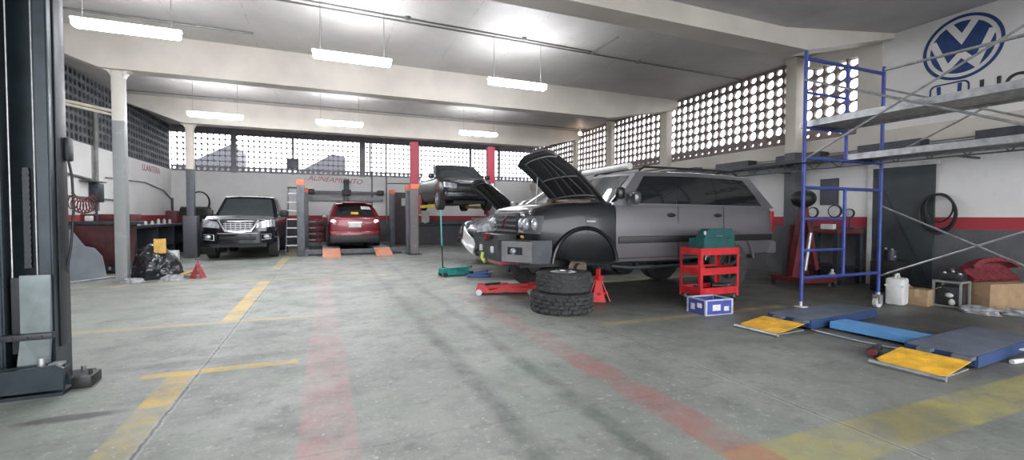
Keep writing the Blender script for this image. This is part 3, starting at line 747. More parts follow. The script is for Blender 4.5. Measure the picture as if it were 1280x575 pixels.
    for x_, y_, sg in ((1.43, -.82, -1), (-1.43, .83, 1), (-1.43, -.83, -1)): add_wheel(t, x_, y_, .445, .445, .28, .21, sg, .018, 6, mat('dark_wheel_rim', (.05, .05, .055), .4, .5))
    # bonnet and engine bay
    hood_panel(t, .95, 1.53, 1.18, .84, 46, M_blackp, mat('bonnet_rib_grey', (.10, .10, .11), .5), .05)
    b = MB(); b.box(1.05, 1.9, -.6, .6, 1.40, 1.50, bev=.03); b.box(1.2, 1.6, .3, .75, 1.44, 1.56, bev=.03); b.tube([(1.1, -.3, 1.52), (1.5, .1, 1.55), (1.75, .4, 1.53)], .04, 8); b.build('engine', M_brake, t)
    b = MB(); b.cyl((1.5, -.62, 1.45), (.9+.62*.9, -.62, 2.05), .008, 8); b.build('bonnet_prop', M_galv, t)
    # roof rack with a light bar
    b = MB()
    for sg in (1, -1):
        b.tube([(.25, sg*.66, 2.05), (.15, sg*.66, 2.11), (-1.75, sg*.66, 2.11), (-1.9, sg*.66, 2.04)], .018, 8)
    for x in (.1, -.35, -.8, -1.25, -1.7): b.cyl((x, -.66, 2.11), (x, .66, 2.11), .014, 8)
    rk = b.build('roof_rack', M_black, t)
    b = MB(); b.cyl((.40, -.80, 2.115), (.40, .62, 2.115), .055, 14); b.build('rolled_cover', M_white, rk)
    return t
suv()

def simple_car(name, label, loc, rotz, paint, st, hs, wheel, arches, body_wheels, details=None, group=None, dark_cabin=None, zoff=0.):
    t = thing(name, label, 'car', loc, rotz, group)
    o = body_mb(st, 4).build('body', paint, t, 35)
    cut_arches(o, arches, M_black)
    h = House(*hs) if hs else None
    if h: h.mesh().build('cabin', dark_cabin or paint, t, 35)
    Rr, W, rim = wheel
    for x, y, sg in body_wheels: add_wheel(t, x, y, Rr, Rr, W, rim, sg)
    return t, h

def grey_hatch():   # grey car behind the off-road car, nose wheel removed, standing on supports
    z = .30
    st = [(-2.0, .78, .40+z, 1.05+z, 1.06+z), (-1.9, .84, .30+z, 1.15+z, 1.16+z), (-1.2, .87, .24+z, 1.18+z, 1.18+z), (.3, .875, .22+z, 1.14+z, 1.14+z), (.75, .87, .22+z, 1.10+z, 1.12+z), (1.2, .86, .25+z, 1.02+z, 1.08+z), (1.75, .82, .28+z, .88+z, .95+z), (2.0, .66, .32+z, .76+z, .82+z), (2.08, .5, .36+z, .68+z, .72+z)]
    hs = (.78, .84, 1.10+z, -1.9, .82, 1.14+z, .02, .66, 1.60+z, -1.5, .64, 1.58+z, .16, .08, .04)
    t, h = simple_car('car', 'dark grey hatchback with closed bonnet and torn silver bumper corner, behind the black-nosed car', (5.0, 9.32, 0), PI, M_greyp, st, hs, (.31, .2, .19),
        [(1.3, .30+z, .37, .87, .3, s_) for s_ in (1, -1)]+[(-1.25, .31, .38, .87, .3, s_) for s_ in (1, -1)], [(-1.25, .76, 1), (-1.25, -.76, -1)])
    h.windshield(t, M_glassl); h.rear_window(t, M_glass)
    for sg in (1, -1):
        h.window(t, M_glass, .12, .47, .1, .9, sg, .06, .46); h.window(t, M_glass, .50, .85, .1, .9, sg, .49, .82)
        mirror(t, .72, .84, 1.27+z, sg, M_silver, .22, .17)
        lamp(t, st, sg, .42, .80, .66+z, .80+z, .70+z, .90+z, M_lampg)
    b = MB(); b.box(2.0, 2.1, -.45, .45, .55+z, .68+z, bev=.02); b.build('grille', M_black, t)
    # silver torn bumper corner and exposed reinforcement
    b = MB(); b.patch(lambda i, j: Vector((2.16+.06*math.sin(3*i)-.05*j, .35-.78*i, .20+z+.22*i+.30*j+.05*math.sin(6*j+2*i))), 6, 6, .012); b.build('bumper_corner', mat('bare_silver_bumper', (.66, .67, .68), .3, .3), t)
    b = MB(); b.patch(lambda i, j: Vector((2.12-.40*i*i, .30+.58*i, .28+z+.38*j+.05*math.sin(5*i))), 6, 6, .012); b.build('front_bumper', M_greyp, t)
    b = MB(); b.cyl((1.3, -.5, .32+z), (1.3, .74, .32+z), .04, 10); b.lathe([(.001, 0), (.14, 0), (.14, .02), (.05, .02), (.05, .06), (.001, .06)], (1.3, .66, .32+z), 'y', 20, False); b.ball((1.35, .45, .22+z), .14, .2, .12); b.tube([(1.5, .3, .2+z), (1.75, .1, .14+z), (1.8, -.4, .2+z)], .05, 8); b.build('axle_assembly', M_brake, t)
    b = MB()
    for sg in (1, -1): b.prism([(.75, 0), (1.05, 0), (.95, .52), (.85, .52)], lambda a, c, d, sg=sg: (a, sg*.55+d, c), -.08, .08)
    b.build('support_stand', M_steel_d, t, 0)
    return t
grey_hatch()

def open_hood_pickup():   # dark car with raised bonnet in the row behind
    st = [(-2.3, .80, .55, 1.10, 1.11), (-2.2, .88, .42, 1.18, 1.19), (-1.4, .90, .38, 1.22, 1.22), (.2, .90, .36, 1.22, 1.22), (.9, .90, .38, 1.22, 1.23), (1.5, .89, .42, 1.18, 1.2), (1.95, .85, .46, 1.10, 1.13), (2.12, .74, .50, 1.04, 1.06), (2.18, .6, .55, .98, 1.0)]
    hs = (.85, .86, 1.2, -2.1, .84, 1.2, .25, .70, 1.72, -1.8, .68, 1.70, .14, .06, .04)
    t, h = simple_car('car', 'near-black car with bonnet propped open, farthest of the three nose-left cars', (5.8, 12.0, 0), PI, M_blackp, st, hs, (.36, .24, .2),
        [(1.35, .38, .44, .9, .3, s_) for s_ in (1, -1)]+[(-1.35, .38, .44, .9, .3, s_) for s_ in (1, -1)], [(1.35, .79, 1), (1.35, -.79, -1), (-1.35, .79, 1), (-1.35, -.79, -1)])
    h.windshield(t, M_glassl); h.rear_window(t, M_glass)
    for sg in (1, -1):
        h.window(t, M_glass, .1, .46, .1, .9, sg); h.window(t, M_glass, .50, .88, .1, .9, sg)
        mirror(t, .85, .88, 1.34, sg, M_white, .24, .17)
        lamp(t, st, sg, .46, .84, .80, .98, .84, 1.04, M_lampg)
    b = MB(); b.box(2.08, 2.2, -.45, .45, .78, .98, bev=.02); b.build('grille', M_black, t)
    b = MB(); b.box(1.95, 2.26, -.80, .80, .48, .70, bev=.06); b.build('front_bumper', M_blackp, t)
    b = MB(); b.box(2.26, 2.275, -.22, .22, .56, .66); b.build('number_plate', M_white, t, 0)
    hood_panel(t, .88, 1.42, 1.32, .78, 44, M_greyp, M_blackp, .05)
    b = MB(); b.box(1.0, 1.9, -.55, .55, 1.05, 1.24, bev=.04); b.build('engine', M_brake, t)
    return t
open_hood_pickup()

def pickup():
    st = [(-2.65, .86, .60, 1.10, 1.10), (-2.6, .90, .55, 1.16, 1.16), (-1.5, .925, .50, 1.18, 1.18), (.3, .925, .46, 1.16, 1.16), (1.1, .925, .46, 1.18, 1.20), (1.8, .915, .46, 1.16, 1.22), (2.3, .905, .46, 1.14, 1.19), (2.48, .87, .48, 1.11, 1.15), (2.58, .74, .50, 1.07, 1.11), (2.63, .50, .55, 1.02, 1.05)]
    hs = (1.15, .87, 1.17, -.95, .87, 1.16, .40, .70, 1.78, -.75, .70, 1.78, .15, .04, .03)
    t, h = simple_car('pickup_truck', 'shiny black pickup truck with chrome grille facing the camera, beside the ladder', (-2.25, 17.85, 0), R(-90.5), M_navyp, st, hs, (.385, .26, .23),
        [(1.62, .40, .46, .925, .3, s_) for s_ in (1, -1)]+[(-1.55, .40, .46, .925, .3, s_) for s_ in (1, -1)], [(1.62, .80, 1), (1.62, -.80, -1), (-1.55, .80, 1), (-1.55, -.80, -1)])
    t['category'] = 'truck'; t.scale = (1, 1.02, 1.05)
    h.windshield(t, M_glassl); h.rear_window(t, M_glassl)
    b = MB()
    for sg in (1, -1): b.box(.05, .25, sg*.38-.24, sg*.38+.24, .9, 1.42, bev=.08); b.box(.02, .2, sg*.38-.12, sg*.38+.12, 1.40, 1.62, bev=.05)
    b.build('front_seat', M_black, t)
    for sg in (1, -1):
        h.window(t, M_glass, .2, .56, .1, .9, sg, .1, .52); h.window(t, M_glass, .60, .93, .1, .9, sg, .57, .93)
        mirror(t, .98, .90, 1.30, sg, M_black, .26, .22, False)
        lamp(t, st, sg, .46, .895, .88, 1.04, .92, 1.14, M_lampg)
        b = MB(); b.ball((nose_x(st, .72)+.13, sg*.72, .645), .04, .085, .06); fl = b.build('fog_lamp', M_lampg, t)
        b = MB(); b.tube([(2.73, sg*.58, .56), (2.70, sg*.83, .59), (2.70, sg*.83, .72), (2.73, sg*.58, .71), (2.73, sg*.58, .56)], .016, 8); b.build('fog_trim', M_chrome, fl)
    b = MB(); b.box(2.54, 2.675, -.40, .40, .80, 1.06, bev=.03); g = b.build('grille', M_black, t)
    b = MB()
    for z in (.845, .90, .955, 1.01): b.box(2.665, 2.685, -.36, .36, z-.011, z+.011)
    for y in (-.30, -.18, -.06, .06, .18, .30): b.box(2.665, 2.682, y-.010, y+.010, .82, 1.04)
    b.build('grille_mesh', M_rim, g, 0)
    b = MB(); b.tube([(2.60, -.50, 1.10), (2.67, -.40, .93), (2.69, -.32, .80), (2.70, 0, .775), (2.69, .32, .80), (2.67, .40, .93), (2.60, .50, 1.10)], .034, 10); b.build('grille_surround', M_chrome, g)
    b = MB(); b.patch(lambda i, j: Vector((2.30+.30*j-.14*abs(2*i-1)**3, -.84+1.68*i, 1.225-.085*j-.03*abs(2*i-1)**2)), 12, 4, .012); b.build('bonnet_guard', M_chrome, t)
    b = MB(); b.prism([(2.2, .94), (2.5, .90), (2.68, .62), (2.72, .4), (2.72, -.4), (2.68, -.62), (2.5, -.90), (2.2, -.94)], lambda a, c, d: (a, c, d), .47, .80); bm_ = b.build('front_bumper', M_navyp, t, 25)
    b = MB(); b.box(2.715, 2.73, -.45, .45, .56, .66, bev=.006); b.build('bumper_intake', M_black, bm_)
    b = MB(); b.box(2.705, 2.735, -.5, .5, .735, .75); b.build('bumper_strip', M_rim, bm_, 0)
    b = MB(); b.box(1.0, 2.6, -.7, .7, .36, .50); b.build('underbody', M_black, t, 0)
    return t
pickup()

def red_car():
    z = .24
    st = [(-2.10, .74, .38+z, .98+z, .99+z), (-2.02, .84, .28+z, 1.02+z, 1.03+z), (-1.6, .885, .24+z, 1.03+z, 1.03+z), (-1.2, .895, .22+z, 1.02+z, 1.02+z), (.4, .89, .2+z, .98+z, .98+z), (.9, .885, .22+z, .96+z, .98+z), (1.5, .86, .24+z, .90+z, .96+z), (2.0, .76, .28+z, .76+z, .82+z), (2.15, .55, .34+z, .66+z, .7+z)]
    hs = (.95, .84, .96+z, -1.98, .82, 1.0+z, .15, .62, 1.50+z, -1.62, .60, 1.44+z, .16, .10, .05)
    t, h = simple_car('car', 'dark red hatchback seen from behind with lit tail lamps on the alignment rack', (1.0, 18.65, 0), PI/2, M_redp, st, hs, (.33, .22, .21),
        [(x, .33+z, .39, .89, .3, s_) for x in (1.3, -1.3) for s_ in (1, -1)], [])
    for x in (1.3, -1.3):
        for sg in (1, -1): add_wheel(t, x, sg*.79, .33+z, .33, .22, .21, sg)
    h.windshield(t, M_glassl); h.rear_window(t, M_glass, .08, .08, .92)
    for sg in (1, -1):
        h.window(t, M_glass, .1, .47, .1, .9, sg); h.window(t, M_glass, .50, .86, .1, .9, sg)
        b = MB(); b.ball((-2.04, sg*.68, .87+z), .07, .12, .105); b.build('tail_lamp', M_tail, t)
        mirror(t, .75, .85, 1.05+z, sg, M_redp, .2, .15)
    b = MB(); b.box(-2.14, -2.12, -.20, .20, .66+z, .80+z); b.build('number_plate', M_white, t, 0)
    b = MB(); b.box(-2.16, -2.12, -.22, .22, .81+z, .84+z); b.build('tailgate_trim', M_chrome, t, 0)
    b = MB(); b.box(-2.20, -1.95, -.80, .80, .26+z, .56+z, bev=.06); rb = b.build('rear_bumper', M_redp, t)
    b = MB(); b.box(-2.215, -1.9, -.81, .81, .12+z, .40+z, bev=.05); b.build('lower_bumper', M_black, rb)
    b = MB(); b.box(-1.95, -1.60, -.56, .56, 1.49+z, 1.53+z, bev=.012); b.build('roof_spoiler', M_redp, t)
    b = MB(); b.patch(lambda i, j: h.rear(.42+.16*i, .22+.16*j, .014), 3, 3, .003); b.build('yellow_sticker', M_yel, t, 0)
    b = MB(); b.patch(lambda i, j: h.rear(.10+.24*i, .60+.24*j, .014), 3, 3, .003); b.build('paper_sticker', M_white, t, 0)
    return t
red_car()

def lifted_car():
    z = 1.48
    st = [(-2.1, .74, .40, .98, .99), (-2.02, .82, .32, 1.02, 1.03), (-1.3, .87, .28, 1.04, 1.04), (.4, .87, .26, 1.02, 1.02), (.9, .87, .28, 1.02, 1.04), (1.4, .86, .30, .97, 1.03), (1.9, .80, .32, .86, .93), (2.06, .64, .36, .76, .8)]
    hs = (.98, .83, 1.02, -1.95, .80, 1.02, .30, .66, 1.48, -1.7, .64, 1.46, .14, .06, .04)
    t, h = simple_car('car', 'black car raised high on the two-post lift with its nose to the camera', (4.16, 15.45, z), -PI/2, M_blackp, st, hs, (.33, .22, .2),
        [(x, .34, .40, .87, .3, s_) for x in (1.3, -1.3) for s_ in (1, -1)], [(1.3, .77, 1), (1.3, -.77, -1), (-1.3, .77, 1), (-1.3, -.77, -1)])
    h.windshield(t, M_glass); h.rear_window(t, M_glassl)
    for sg in (1, -1):
        h.window(t, M_glassl, .1, .47, .1, .9, sg); h.window(t, M_glassl, .50, .86, .1, .9, sg)
        mirror(t, .85, .84, 1.10, sg, M_blackp, .2, .15)
        lamp(t, st, sg, .44, .80, .64, .78, .68, .84, M_lampg)
    b = MB(); b.box(1.95, 2.08, -.42, .42, .58, .72, bev=.02); b.build('grille', M_black, t)
    b = MB(); b.tube([(2.02, -.62, .86), (2.10, 0, .88), (2.02, .62, .86)], .012, 8); b.build('chrome_strip', M_chrome, t)
    b = MB(); b.box(1.85, 2.14, -.78, .78, .32, .56, bev=.06); b.build('front_bumper', M_blackp, t)
    b = MB(); b.box(-1.9, 1.9, -.5, .5, .20, .30); b.build('underbody', M_black, t, 0)
    return t
lifted_car()

# ------------------------------------------------------------------ lifts
def near_lift_post():
    t = thing('lift_post', 'tall dark green-black lift post filling the left edge, with bolted floor base', 'car lift', (-2.035, 4.55, 0), R(2))
    H = 4.3; hw, dp = .165, .13
    b = MB()
    b.box(-hw, hw, dp-.02, dp, .02, H)
    for s_ in (-1, 1):
        b.box(s_*hw-.010, s_*hw+.010, -dp, dp, .02, H); b.box(min(s_*hw, s_*(hw-.055)), max(s_*hw, s_*(hw-.055)), -dp-.008, -dp+.008, .02, H)
        b.box(min(s_*(hw-.055), s_*(hw-.067)), max(s_*(hw-.055), s_*(hw-.067)), -dp, -dp+.06, .02, H)
    b.build('column', M_post, t, 0)
    b = MB(); b.box(hw+.011, hw+.022, -.06, .09, .3, 4.2, bev=.004); b.build('side_cover', M_steel_d, t)
    for x in (-.075, .062):
        b = MB(); b.cyl((x, -.07, .4), (x, -.07, H-.05), .006, 8); b.build('lift_cable', M_galv, t)
    b = MB()
    for k in range(34): b.box(-.03+.004*(k % 2), .012-.004*(k % 2), -.02, .01, .9+k*.022, .924+k*.022)
    b.build('lift_chain', M_steel_d, t, 0)
    b = MB(); b.box(-.07, .09, -.115, .10, .28, .84, bev=.006); b.build('carriage_block', M_steel_d, t)
    b = MB(); b.prism([(.0, .86), (.170, .86), (.170, .42), (.155, .10), (-.03, .10), (.0, .42)], lambda a, c, d: (a, -.165-.05*max(0, (.5-c))+d, c), 0, .015)
    p = b.build('carriage_plate', M_post_l, t, 0)
    b = MB(); b.box(-.09, .19, -.215, -.165, .395, .440, bev=.005)
    for x in (-.03, .05, .13): b.cyl((x, -.225, .417), (x, -.21, .417), .010, 8)
    b.build('clamp_strap', M_steel_d, p)
    b = MB(); b.box(-.36, .28, -.32, .26, 0, .025); b.build('base_plate', M_post, t, 0)
    b = MB()
    b.prism([(-.95, .05), (-.95, .10), (-.25, .20), (.25, .23), (.29, .20), (.29, .05)], lambda a, c, d: (a, d, c), -.34, -.31)
    b.prism([(-.25, .20), (.26, .22), (.29, .05), (-.25, .05)], lambda a, c, d: (a, d, c), -.23, -.20)
    b.prism([(-.31, .055), (.25, .055), (.29, .20), (-.23, .20)], lambda a, c, d: (a, d, c), -.325, -.21)
    b.box(-.95, -.25, -.40, -.34, .03, .13, bev=.01)
    a_ = b.build('swing_arm', M_post, t, 0)
    b = MB(); b.cyl((.15, -.27, .20), (.15, -.27, .275), .022, 12); b.build('arm_pin', M_galv, a_)
    b = MB(); b.box(.20, .27, -.31, -.23, .215, .23); b.build('arm_lock', M_galv, a_, 0)
    b = MB(); b.box(.28, .40, -.20, .0, .0, .085, bev=.01); b.cyl((.37, -.12, .08), (.37, -.12, .12), .012, 8); b.build('foot_clamp', M_black, t)
    for x, y in ((-.32, -.26), (.22, .20), (-.32, .20)):
        b = MB(); b.cyl((x, y, .025), (x, y, .07), .018, 8); b.build('anchor_bolt', M_galv, t)
    b = MB(); b.box(hw+.02, hw+.055, .04, .13, 1.72, 1.90, bev=.012); b.build('switch_box', M_black, t)
    b = MB(); b.tube([(hw+.035, .08, 1.74), (hw+.055, .08, 1.6), (hw+.065, .07, 1.35), (hw+.045, .06, 1.05), (hw+.0, .05, .75)], .009, 8); b.build('hanging_cable', M_hose, t)
near_lift_post()

def two_post_lift():
    t = thing('two_post_lift', 'two-post lift with red and grey columns and yellow arms under the raised black car', 'car lift', (4.2, 15.5, 0))
    for s_, x in ((-1, -1.37), (1, 1.36)):
        b = MB(); b.box(x-.13, x+.13, -.10, .12, .02, 3.76, bev=.01); c = b.build('lift_column', M_liftcol, t, 0)
        b = MB(); b.box(x-.22, x+.22, -.25, .28, 0, .02); b.build('base_plate', M_steel_d, c, 0)
        b = MB(); b.box(min(x-s_*.13, x-s_*.20), max(x-s_*.13, x-s_*.20), -.16, .16, 1.35, 2.0, bev=.01); k = b.build('carriage', M_redcol, c)
        b = MB(); b.box(x-.13, x+.13, -.12, -.10, 2.2, 2.36); b.build('orange_sticker', M_orcap, c, 0)
        for sy, L in ((-1, 1.15), (1, 1.0)):
            b = MB(); p0 = Vector((x-s_*.18, sy*.06, 1.60)); p1 = Vector((x-s_*.62, sy*L, 1.63)); b.bar(p0, p1, .10, .10); b.cyl(p1+Vector((0, 0, .04)), p1+Vector((0, 0, .09)), .06, 12); b.build('lift_arm', M_yelp, k)
two_post_lift()

def alignment_rack():
    t = thing('alignment_rack', 'four-post alignment rack with grey orange-capped posts under the red car', 'car lift', (1.02, 18.1, 0))
    for x, y, h in ((-1.68, -2.1, 2.42), (1.72, -2.1, 2.34), (-1.68, 2.1, 2.4), (1.72, 2.1, 2.4)):
        b = MB(); b.box(x-.11, x+.11, y-.10, y+.10, 0, h, bev=.01); p = b.build('post', M_gpost, t)
        b = MB(); b.box(x-.115, x+.115, y-.105, y+.105, h-.17, h+.01, bev=.01); b.build('post_cap', M_orcap, p)
    for x in (-.79, .79):
        b = MB(); b.box(x-.27, x+.27, -2.15, 2.2, .10, .24, bev=.01); b.build('runway', M_gpost, t)
        b = MB(); b.prism([(-2.15, .23), (-2.15, .19), (-3.15, .0), (-3.15, .035)], lambda a, c, d, x=x: (x+d, a, c), -.26, .26); b.build('ramp', M_orange, t, 0)
    for y in (-2.1, 2.1):
        b = MB(); b.box(-1.6, 1.62, y-.07, y+.07, .06, .2); b.build('cross_beam', M_gpost, t, 0)
    b = MB(); b.box(-1.5, 1.5, -1.9, 2.0, 0, .06); b.build('rack_base', M_steel_d, t, 0)
alignment_rack()
def aligner():
    t = thing('wheel_aligner', 'dark alignment beam with two camera heads on a mast before the back wall', 'machine', (.93, 20.95, 0))
    b = MB(); b.box(-.11, .11, -.05, .15, 0, 2.85, bev=.02); b.build('mast', M_steel_d, t)
    b = MB(); b.box(-1.35, 1.35, -.13, -.05, 2.22, 2.34, bev=.01); bb = b.build('beam', M_gpost, t)
    for s_ in (-1, 1):
        b = MB(); b.box(s_*1.4-.14, s_*1.4+.14, -.2, -.02, 2.18, 2.40, bev=.03); hd = b.build('camera_head', M_black, bb)
        b = MB(); b.cyl((s_*1.4, -.215, 2.29), (s_*1.4, -.2, 2.29), .05, 14); b.build('lens', M_toold, hd)
    b = MB(); b.box(-.18, .18, -.16, -.04, 2.16, 2.40, bev=.02); b.build('carriage', M_black, t)
    b = MB(); b.box(-1.55, 1.55, .17, .25, 1.92, 2.10, bev=.02); b.build('lower_grey_bar', mat('mid_grey_bar', (.30, .30, .31), .5), t)  # mid-grey box behind and below the camera beam
aligner()

def scissor_lift(dy, label, beamflag):
    """low platform with yellow ramp; local x runs away from the ramp"""
    t = thing('lift_platform', label, 'car lift', (5.1, dy, 0), R(4.5))
    L, hw = 1.42, .245
    b = MB(); b.box(0, L, -hw, hw, .095, .122, bev=.004); b.box(-.10, 0, -hw+.0, -hw+.13, .088, .118); b.box(-.10, 0, .03, .13, .088, .118); b.build('deck', M_deck, t, 0)
    b = MB()
    for s_ in (-1, 1): b.box(.0, L, s_*hw-.012, s_*hw+.012, .02, .12)
    b.box(-.01, .0, -hw, hw, .03, .11); b.box(L, L+.012, -hw, hw, .02, .12); b.build('side_skirt', M_nblue, t, 0)
    b = MB()
    pts = [(-.08, -hw+.03), (-.08, hw-.0), (-.34, hw+.02), (-.60, hw-.10), (-.60, -hw+.10), (-.42, -hw-.0)]
    pts = [(-.10, -hw), (-.10, hw), (-.52, hw), (-.60, hw-.07), (-.60, -hw+.07), (-.52, -hw)]
    b.prism(pts, lambda a, c, d: (a, c, .082+(a+.10)*.115+d), 0, .006)
    for i in range(11):
        for j in range(11):
            x = -.14-.038*i; y = -hw+.05+.038*j+(.019 if i % 2 else 0); b.bar((x, y-.012, .0875+(x+.10)*.115), (x-.008, y+.012, .0875+(x+.092)*.115), .006, .004)
    b.build('ramp', M_yel, t, 0)
    b = MB(); b.tube([(-.60, -hw-.02, .02), (-.60, hw+.02, .02)], .02, 8); b.box(-.60, -.08, -hw+.02, hw-.02, .005, .02); b.build('ramp_hinge_bar', M_galv, t)
    b = MB()
    for s_ in (-1, 1): b.bar((.1, s_*.15, .03), (1.3, s_*.15, .08), .05, .03); b.bar((.1, s_*.10, .08), (1.3, s_*.10, .03), .05, .03)
    b.build('scissor_arm', M_steel_d, t, 0)
    return t
tl = scissor_lift(3.74, 'blue-grey lift platform with yellow ramp, the left one, under the scaffold foot', True)
tr = scissor_lift(2.30, 'blue-grey lift platform with yellow ramp, the right one near the frame edge', False)
def lift_beam():
    t = thing('lift_cross_beam', 'light blue beam lying between the two yellow-ramped lift platforms', 'car lift', (5.55, 3.0, 0), R(4.5))
    b = MB(); b.box(-.16, .14, -.40, .44, .085, .105, bev=.004); b.box(-.16, -.148, -.40, .44, .03, .09); b.box(.128, .14, -.40, .44, .03, .09); b.build('beam', M_lblue, t, 0)
    b = MB(); b.tube([(-.40, -.45, .02), (-.42, .0, .012), (-.40, .5, .02)], .010, 8); b.build('hydraulic_hose', M_galv, t)
lift_beam()
def small_roller():
    t = thing('floor_roller', 'small black roller with red end by the right yellow ramp', 'tool', (4.72, 2.62, .045), R(20))
    b = MB(); b.cyl((-.02, 0, 0), (.06, 0, 0), .045, 16); b.build('roller', M_black, t)
    b = MB(); b.cyl((-.07, 0, .005), (-.021, 0, .005), .035, 16); b.build('end_cap', M_toold, t)
    b = MB(); b.box(.06, .30, -.02, .02, -.03, .02); b.build('bracket', M_steel_d, t, 0)
small_roller()
t = MB(); t.tube([(5.62, 2.02, .022), (5.95, 1.98, .022), (6.3, 1.96, .022)], .02, 10)
tag(t.build('plastic_pipe', M_white), 'short white plastic pipe on the floor beside the right lift platform', 'pipe')

# ------------------------------------------------------------------ scaffold
def scaffold():
    t = thing('scaffold', 'blue tube scaffold tower with silver braces, standing in the right bay', 'scaffold', (6.56, 3.0, 0))
    hx = .81; ys = (1.05, -1.05); r_ = .024
    for fi, y in enumerate(ys):
        for lv, (z0, z1) in enumerate(((.20, 1.98), (2.0, 3.43))):
            b = MB()
            for s_ in (-1, 1): b.cyl((s_*hx, y, z0), (s_*hx, y, z1), r_, 12)
            zt = z1-.30 if lv == 0 else z1-.10; zb = .50 if lv == 0 else 2.06
            b.cyl((-hx, y, zt), (hx, y, zt), r_*.95, 10); b.cyl((-hx, y, zb), (hx, y, zb), r_*.9, 10)
            xi = .02
            b.cyl((xi, y, zb), (xi, y, zt), r_*.9, 10)
            for z in ((.86, 1.27) if lv == 0 else (2.45, 2.9)): b.cyl((-hx, y, z), (xi, y, z), r_*.75, 8)
            b.build('frame', M_blue, t)
    # screw foot on the platform and castors on the floor
    for y in ys:
        b = MB(); b.cyl((-hx, y, .135), (-hx, y, .24), .016, 10); b.box(-hx-.055, -hx+.055, y-.055, y+.055, .124, .134); b.build('screw_foot', M_white, t)
        b = MB(); b.cyl((hx, y-.02, .075), (hx, y+.03, .075), .075, 20); o = b.build('castor_wheel', M_white, t)
        b = MB(); b.box(hx-.035, hx+.035, y-.045, y-.035, .06, .19); b.box(hx-.035, hx+.035, y+.04, y+.05, .06, .19); b.cyl((hx, y, .18), (hx, y, .22), .03, 10); b.bar((hx-.1, y, .15), (hx, y, .17), .05, .02); b.build('castor_fork', M_galv, o, 0)
    def brace(x, z0, z1, za, zb):
        b = MB()
        for p, q in (((x, ys[0], z0), (x, ys[1], z1)), ((x+.03, ys[0], za), (x+.03, ys[1], zb))): b.cyl(p, q, .013, 8)
        b.ball((x+.015, 0, (z0+z1)/2), .02); b.build('cross_brace', M_galv, t)
    brace(hx+.02, 1.46, .44, .46, 1.44); brace(hx+.02, 3.12, 2.12, 2.12, 3.12)
    brace(-hx-.02, 3.06, 2.08, 2.04, 3.06)
    b = MB(); b.cyl((hx, ys[0]-.02, 3.38), (hx, ys[1], 3.36), .02, 10); b.build('guard_rail', M_galv, t)
    # plank decks: thing of its own resting on the rungs
scaffold()
def plank(label, x0, x1, z, y0, y1):
    t = thing('scaffold_plank', label, 'plank', ((x0+x1)/2, (y0+y1)/2, z))
    h = (x1-x0)/2; l = (y1-y0)/2
    b = MB(); b.box(-h, h, -l, l, .0, .045, bev=.006); b.build('board', M_plank, t)
    b = MB()
    for s_ in (-1, 1): b.box(s_*h-.012, s_*h+.012, -l, l, -.03, .05)
    b.build('edge_channel', M_galv, t, 0)
    for s_ in (-1, 1):
        b = MB(); b.box(-h, h, s_*(l-.03)-.02, s_*(l-.03)+.02, -.035, .0); b.build('end_hook', M_steel_d, t, 0)
plank('weathered upper scaffold plank, the higher of the two grey decks', 5.88, 6.54, 2.505, 1.75, 4.20)
plank('weathered lower scaffold plank, nearer the wall than the higher deck', 6.75, 7.25, 2.118, 1.75, 4.15)

# ------------------------------------------------------------------ tyres, jacks and trolley
def tyre_thing(label, x, y, z, rot, lug):
    t = thing('car_tyre', label, 'tyre', (x, y, z), rot, 'stacked off-road tyres')
    Rr, W, rim = .435, .27, .215
    o = tyre_mb(Rr, W, rim, 144, lug, 4).build('tyre', M_rub, t, 30); o.rotation_euler.x = PI/2
    k = rim_mb(rim, W, 6, 1).build('rim', M_rim, o, 30)
    return t
tyre_thing('chunky off-road tyre lying on the floor, bottom of the stack of two', 3.04, 5.56, .136, .3, .030)
t2 = tyre_thing('off-road tyre with visible alloy rim, on top of the stack of two', 3.07, 5.57, .408, 1.1, .012); t2.scale = (.88, .88, 1.0)

def floor_jack():
    t = thing('floor_jack', 'low red floor jack lying in front of the black-nosed car', 'jack', (2.35, 7.22, 0), R(-17))
    b = MB()
    for s_ in (-1, 1):
        b.prism([(-.02, .04), (.02, .17), (.10, .17), (.20, .08), (.33, .10), (.42, .17), (.52, .17), (.56, .12), (.85, .12), (.93, .17), (1.0, .17), (.95, .06), (.86, .04), (.55, .04), (.45, .06), (.38, .04)], lambda a, c, d, s_=s_: (a, s_*.11+d, c), -.012, .012)
    b.box(.02, .95, -.11, .11, .06, .075); b.box(.1, .3, -.05, .05, .08, .13, bev=.02); b.build('frame', M_tool, t, 0)
    b = MB(); b.bar((.2, 0, .12), (.85, 0, .15), .08, .05); b.cyl((.9, 0, .15), (.9, 0, .19), .06, 16); b.build('lifting_arm', M_tool, t)
    for x in (.03, .88):
        for s_ in (-1, 1):
            b = MB(); b.cyl((x, s_*.122, .05), (x, s_*.165, .05), .05, 16); b.build('wheel', M_galv, t)
floor_jack()
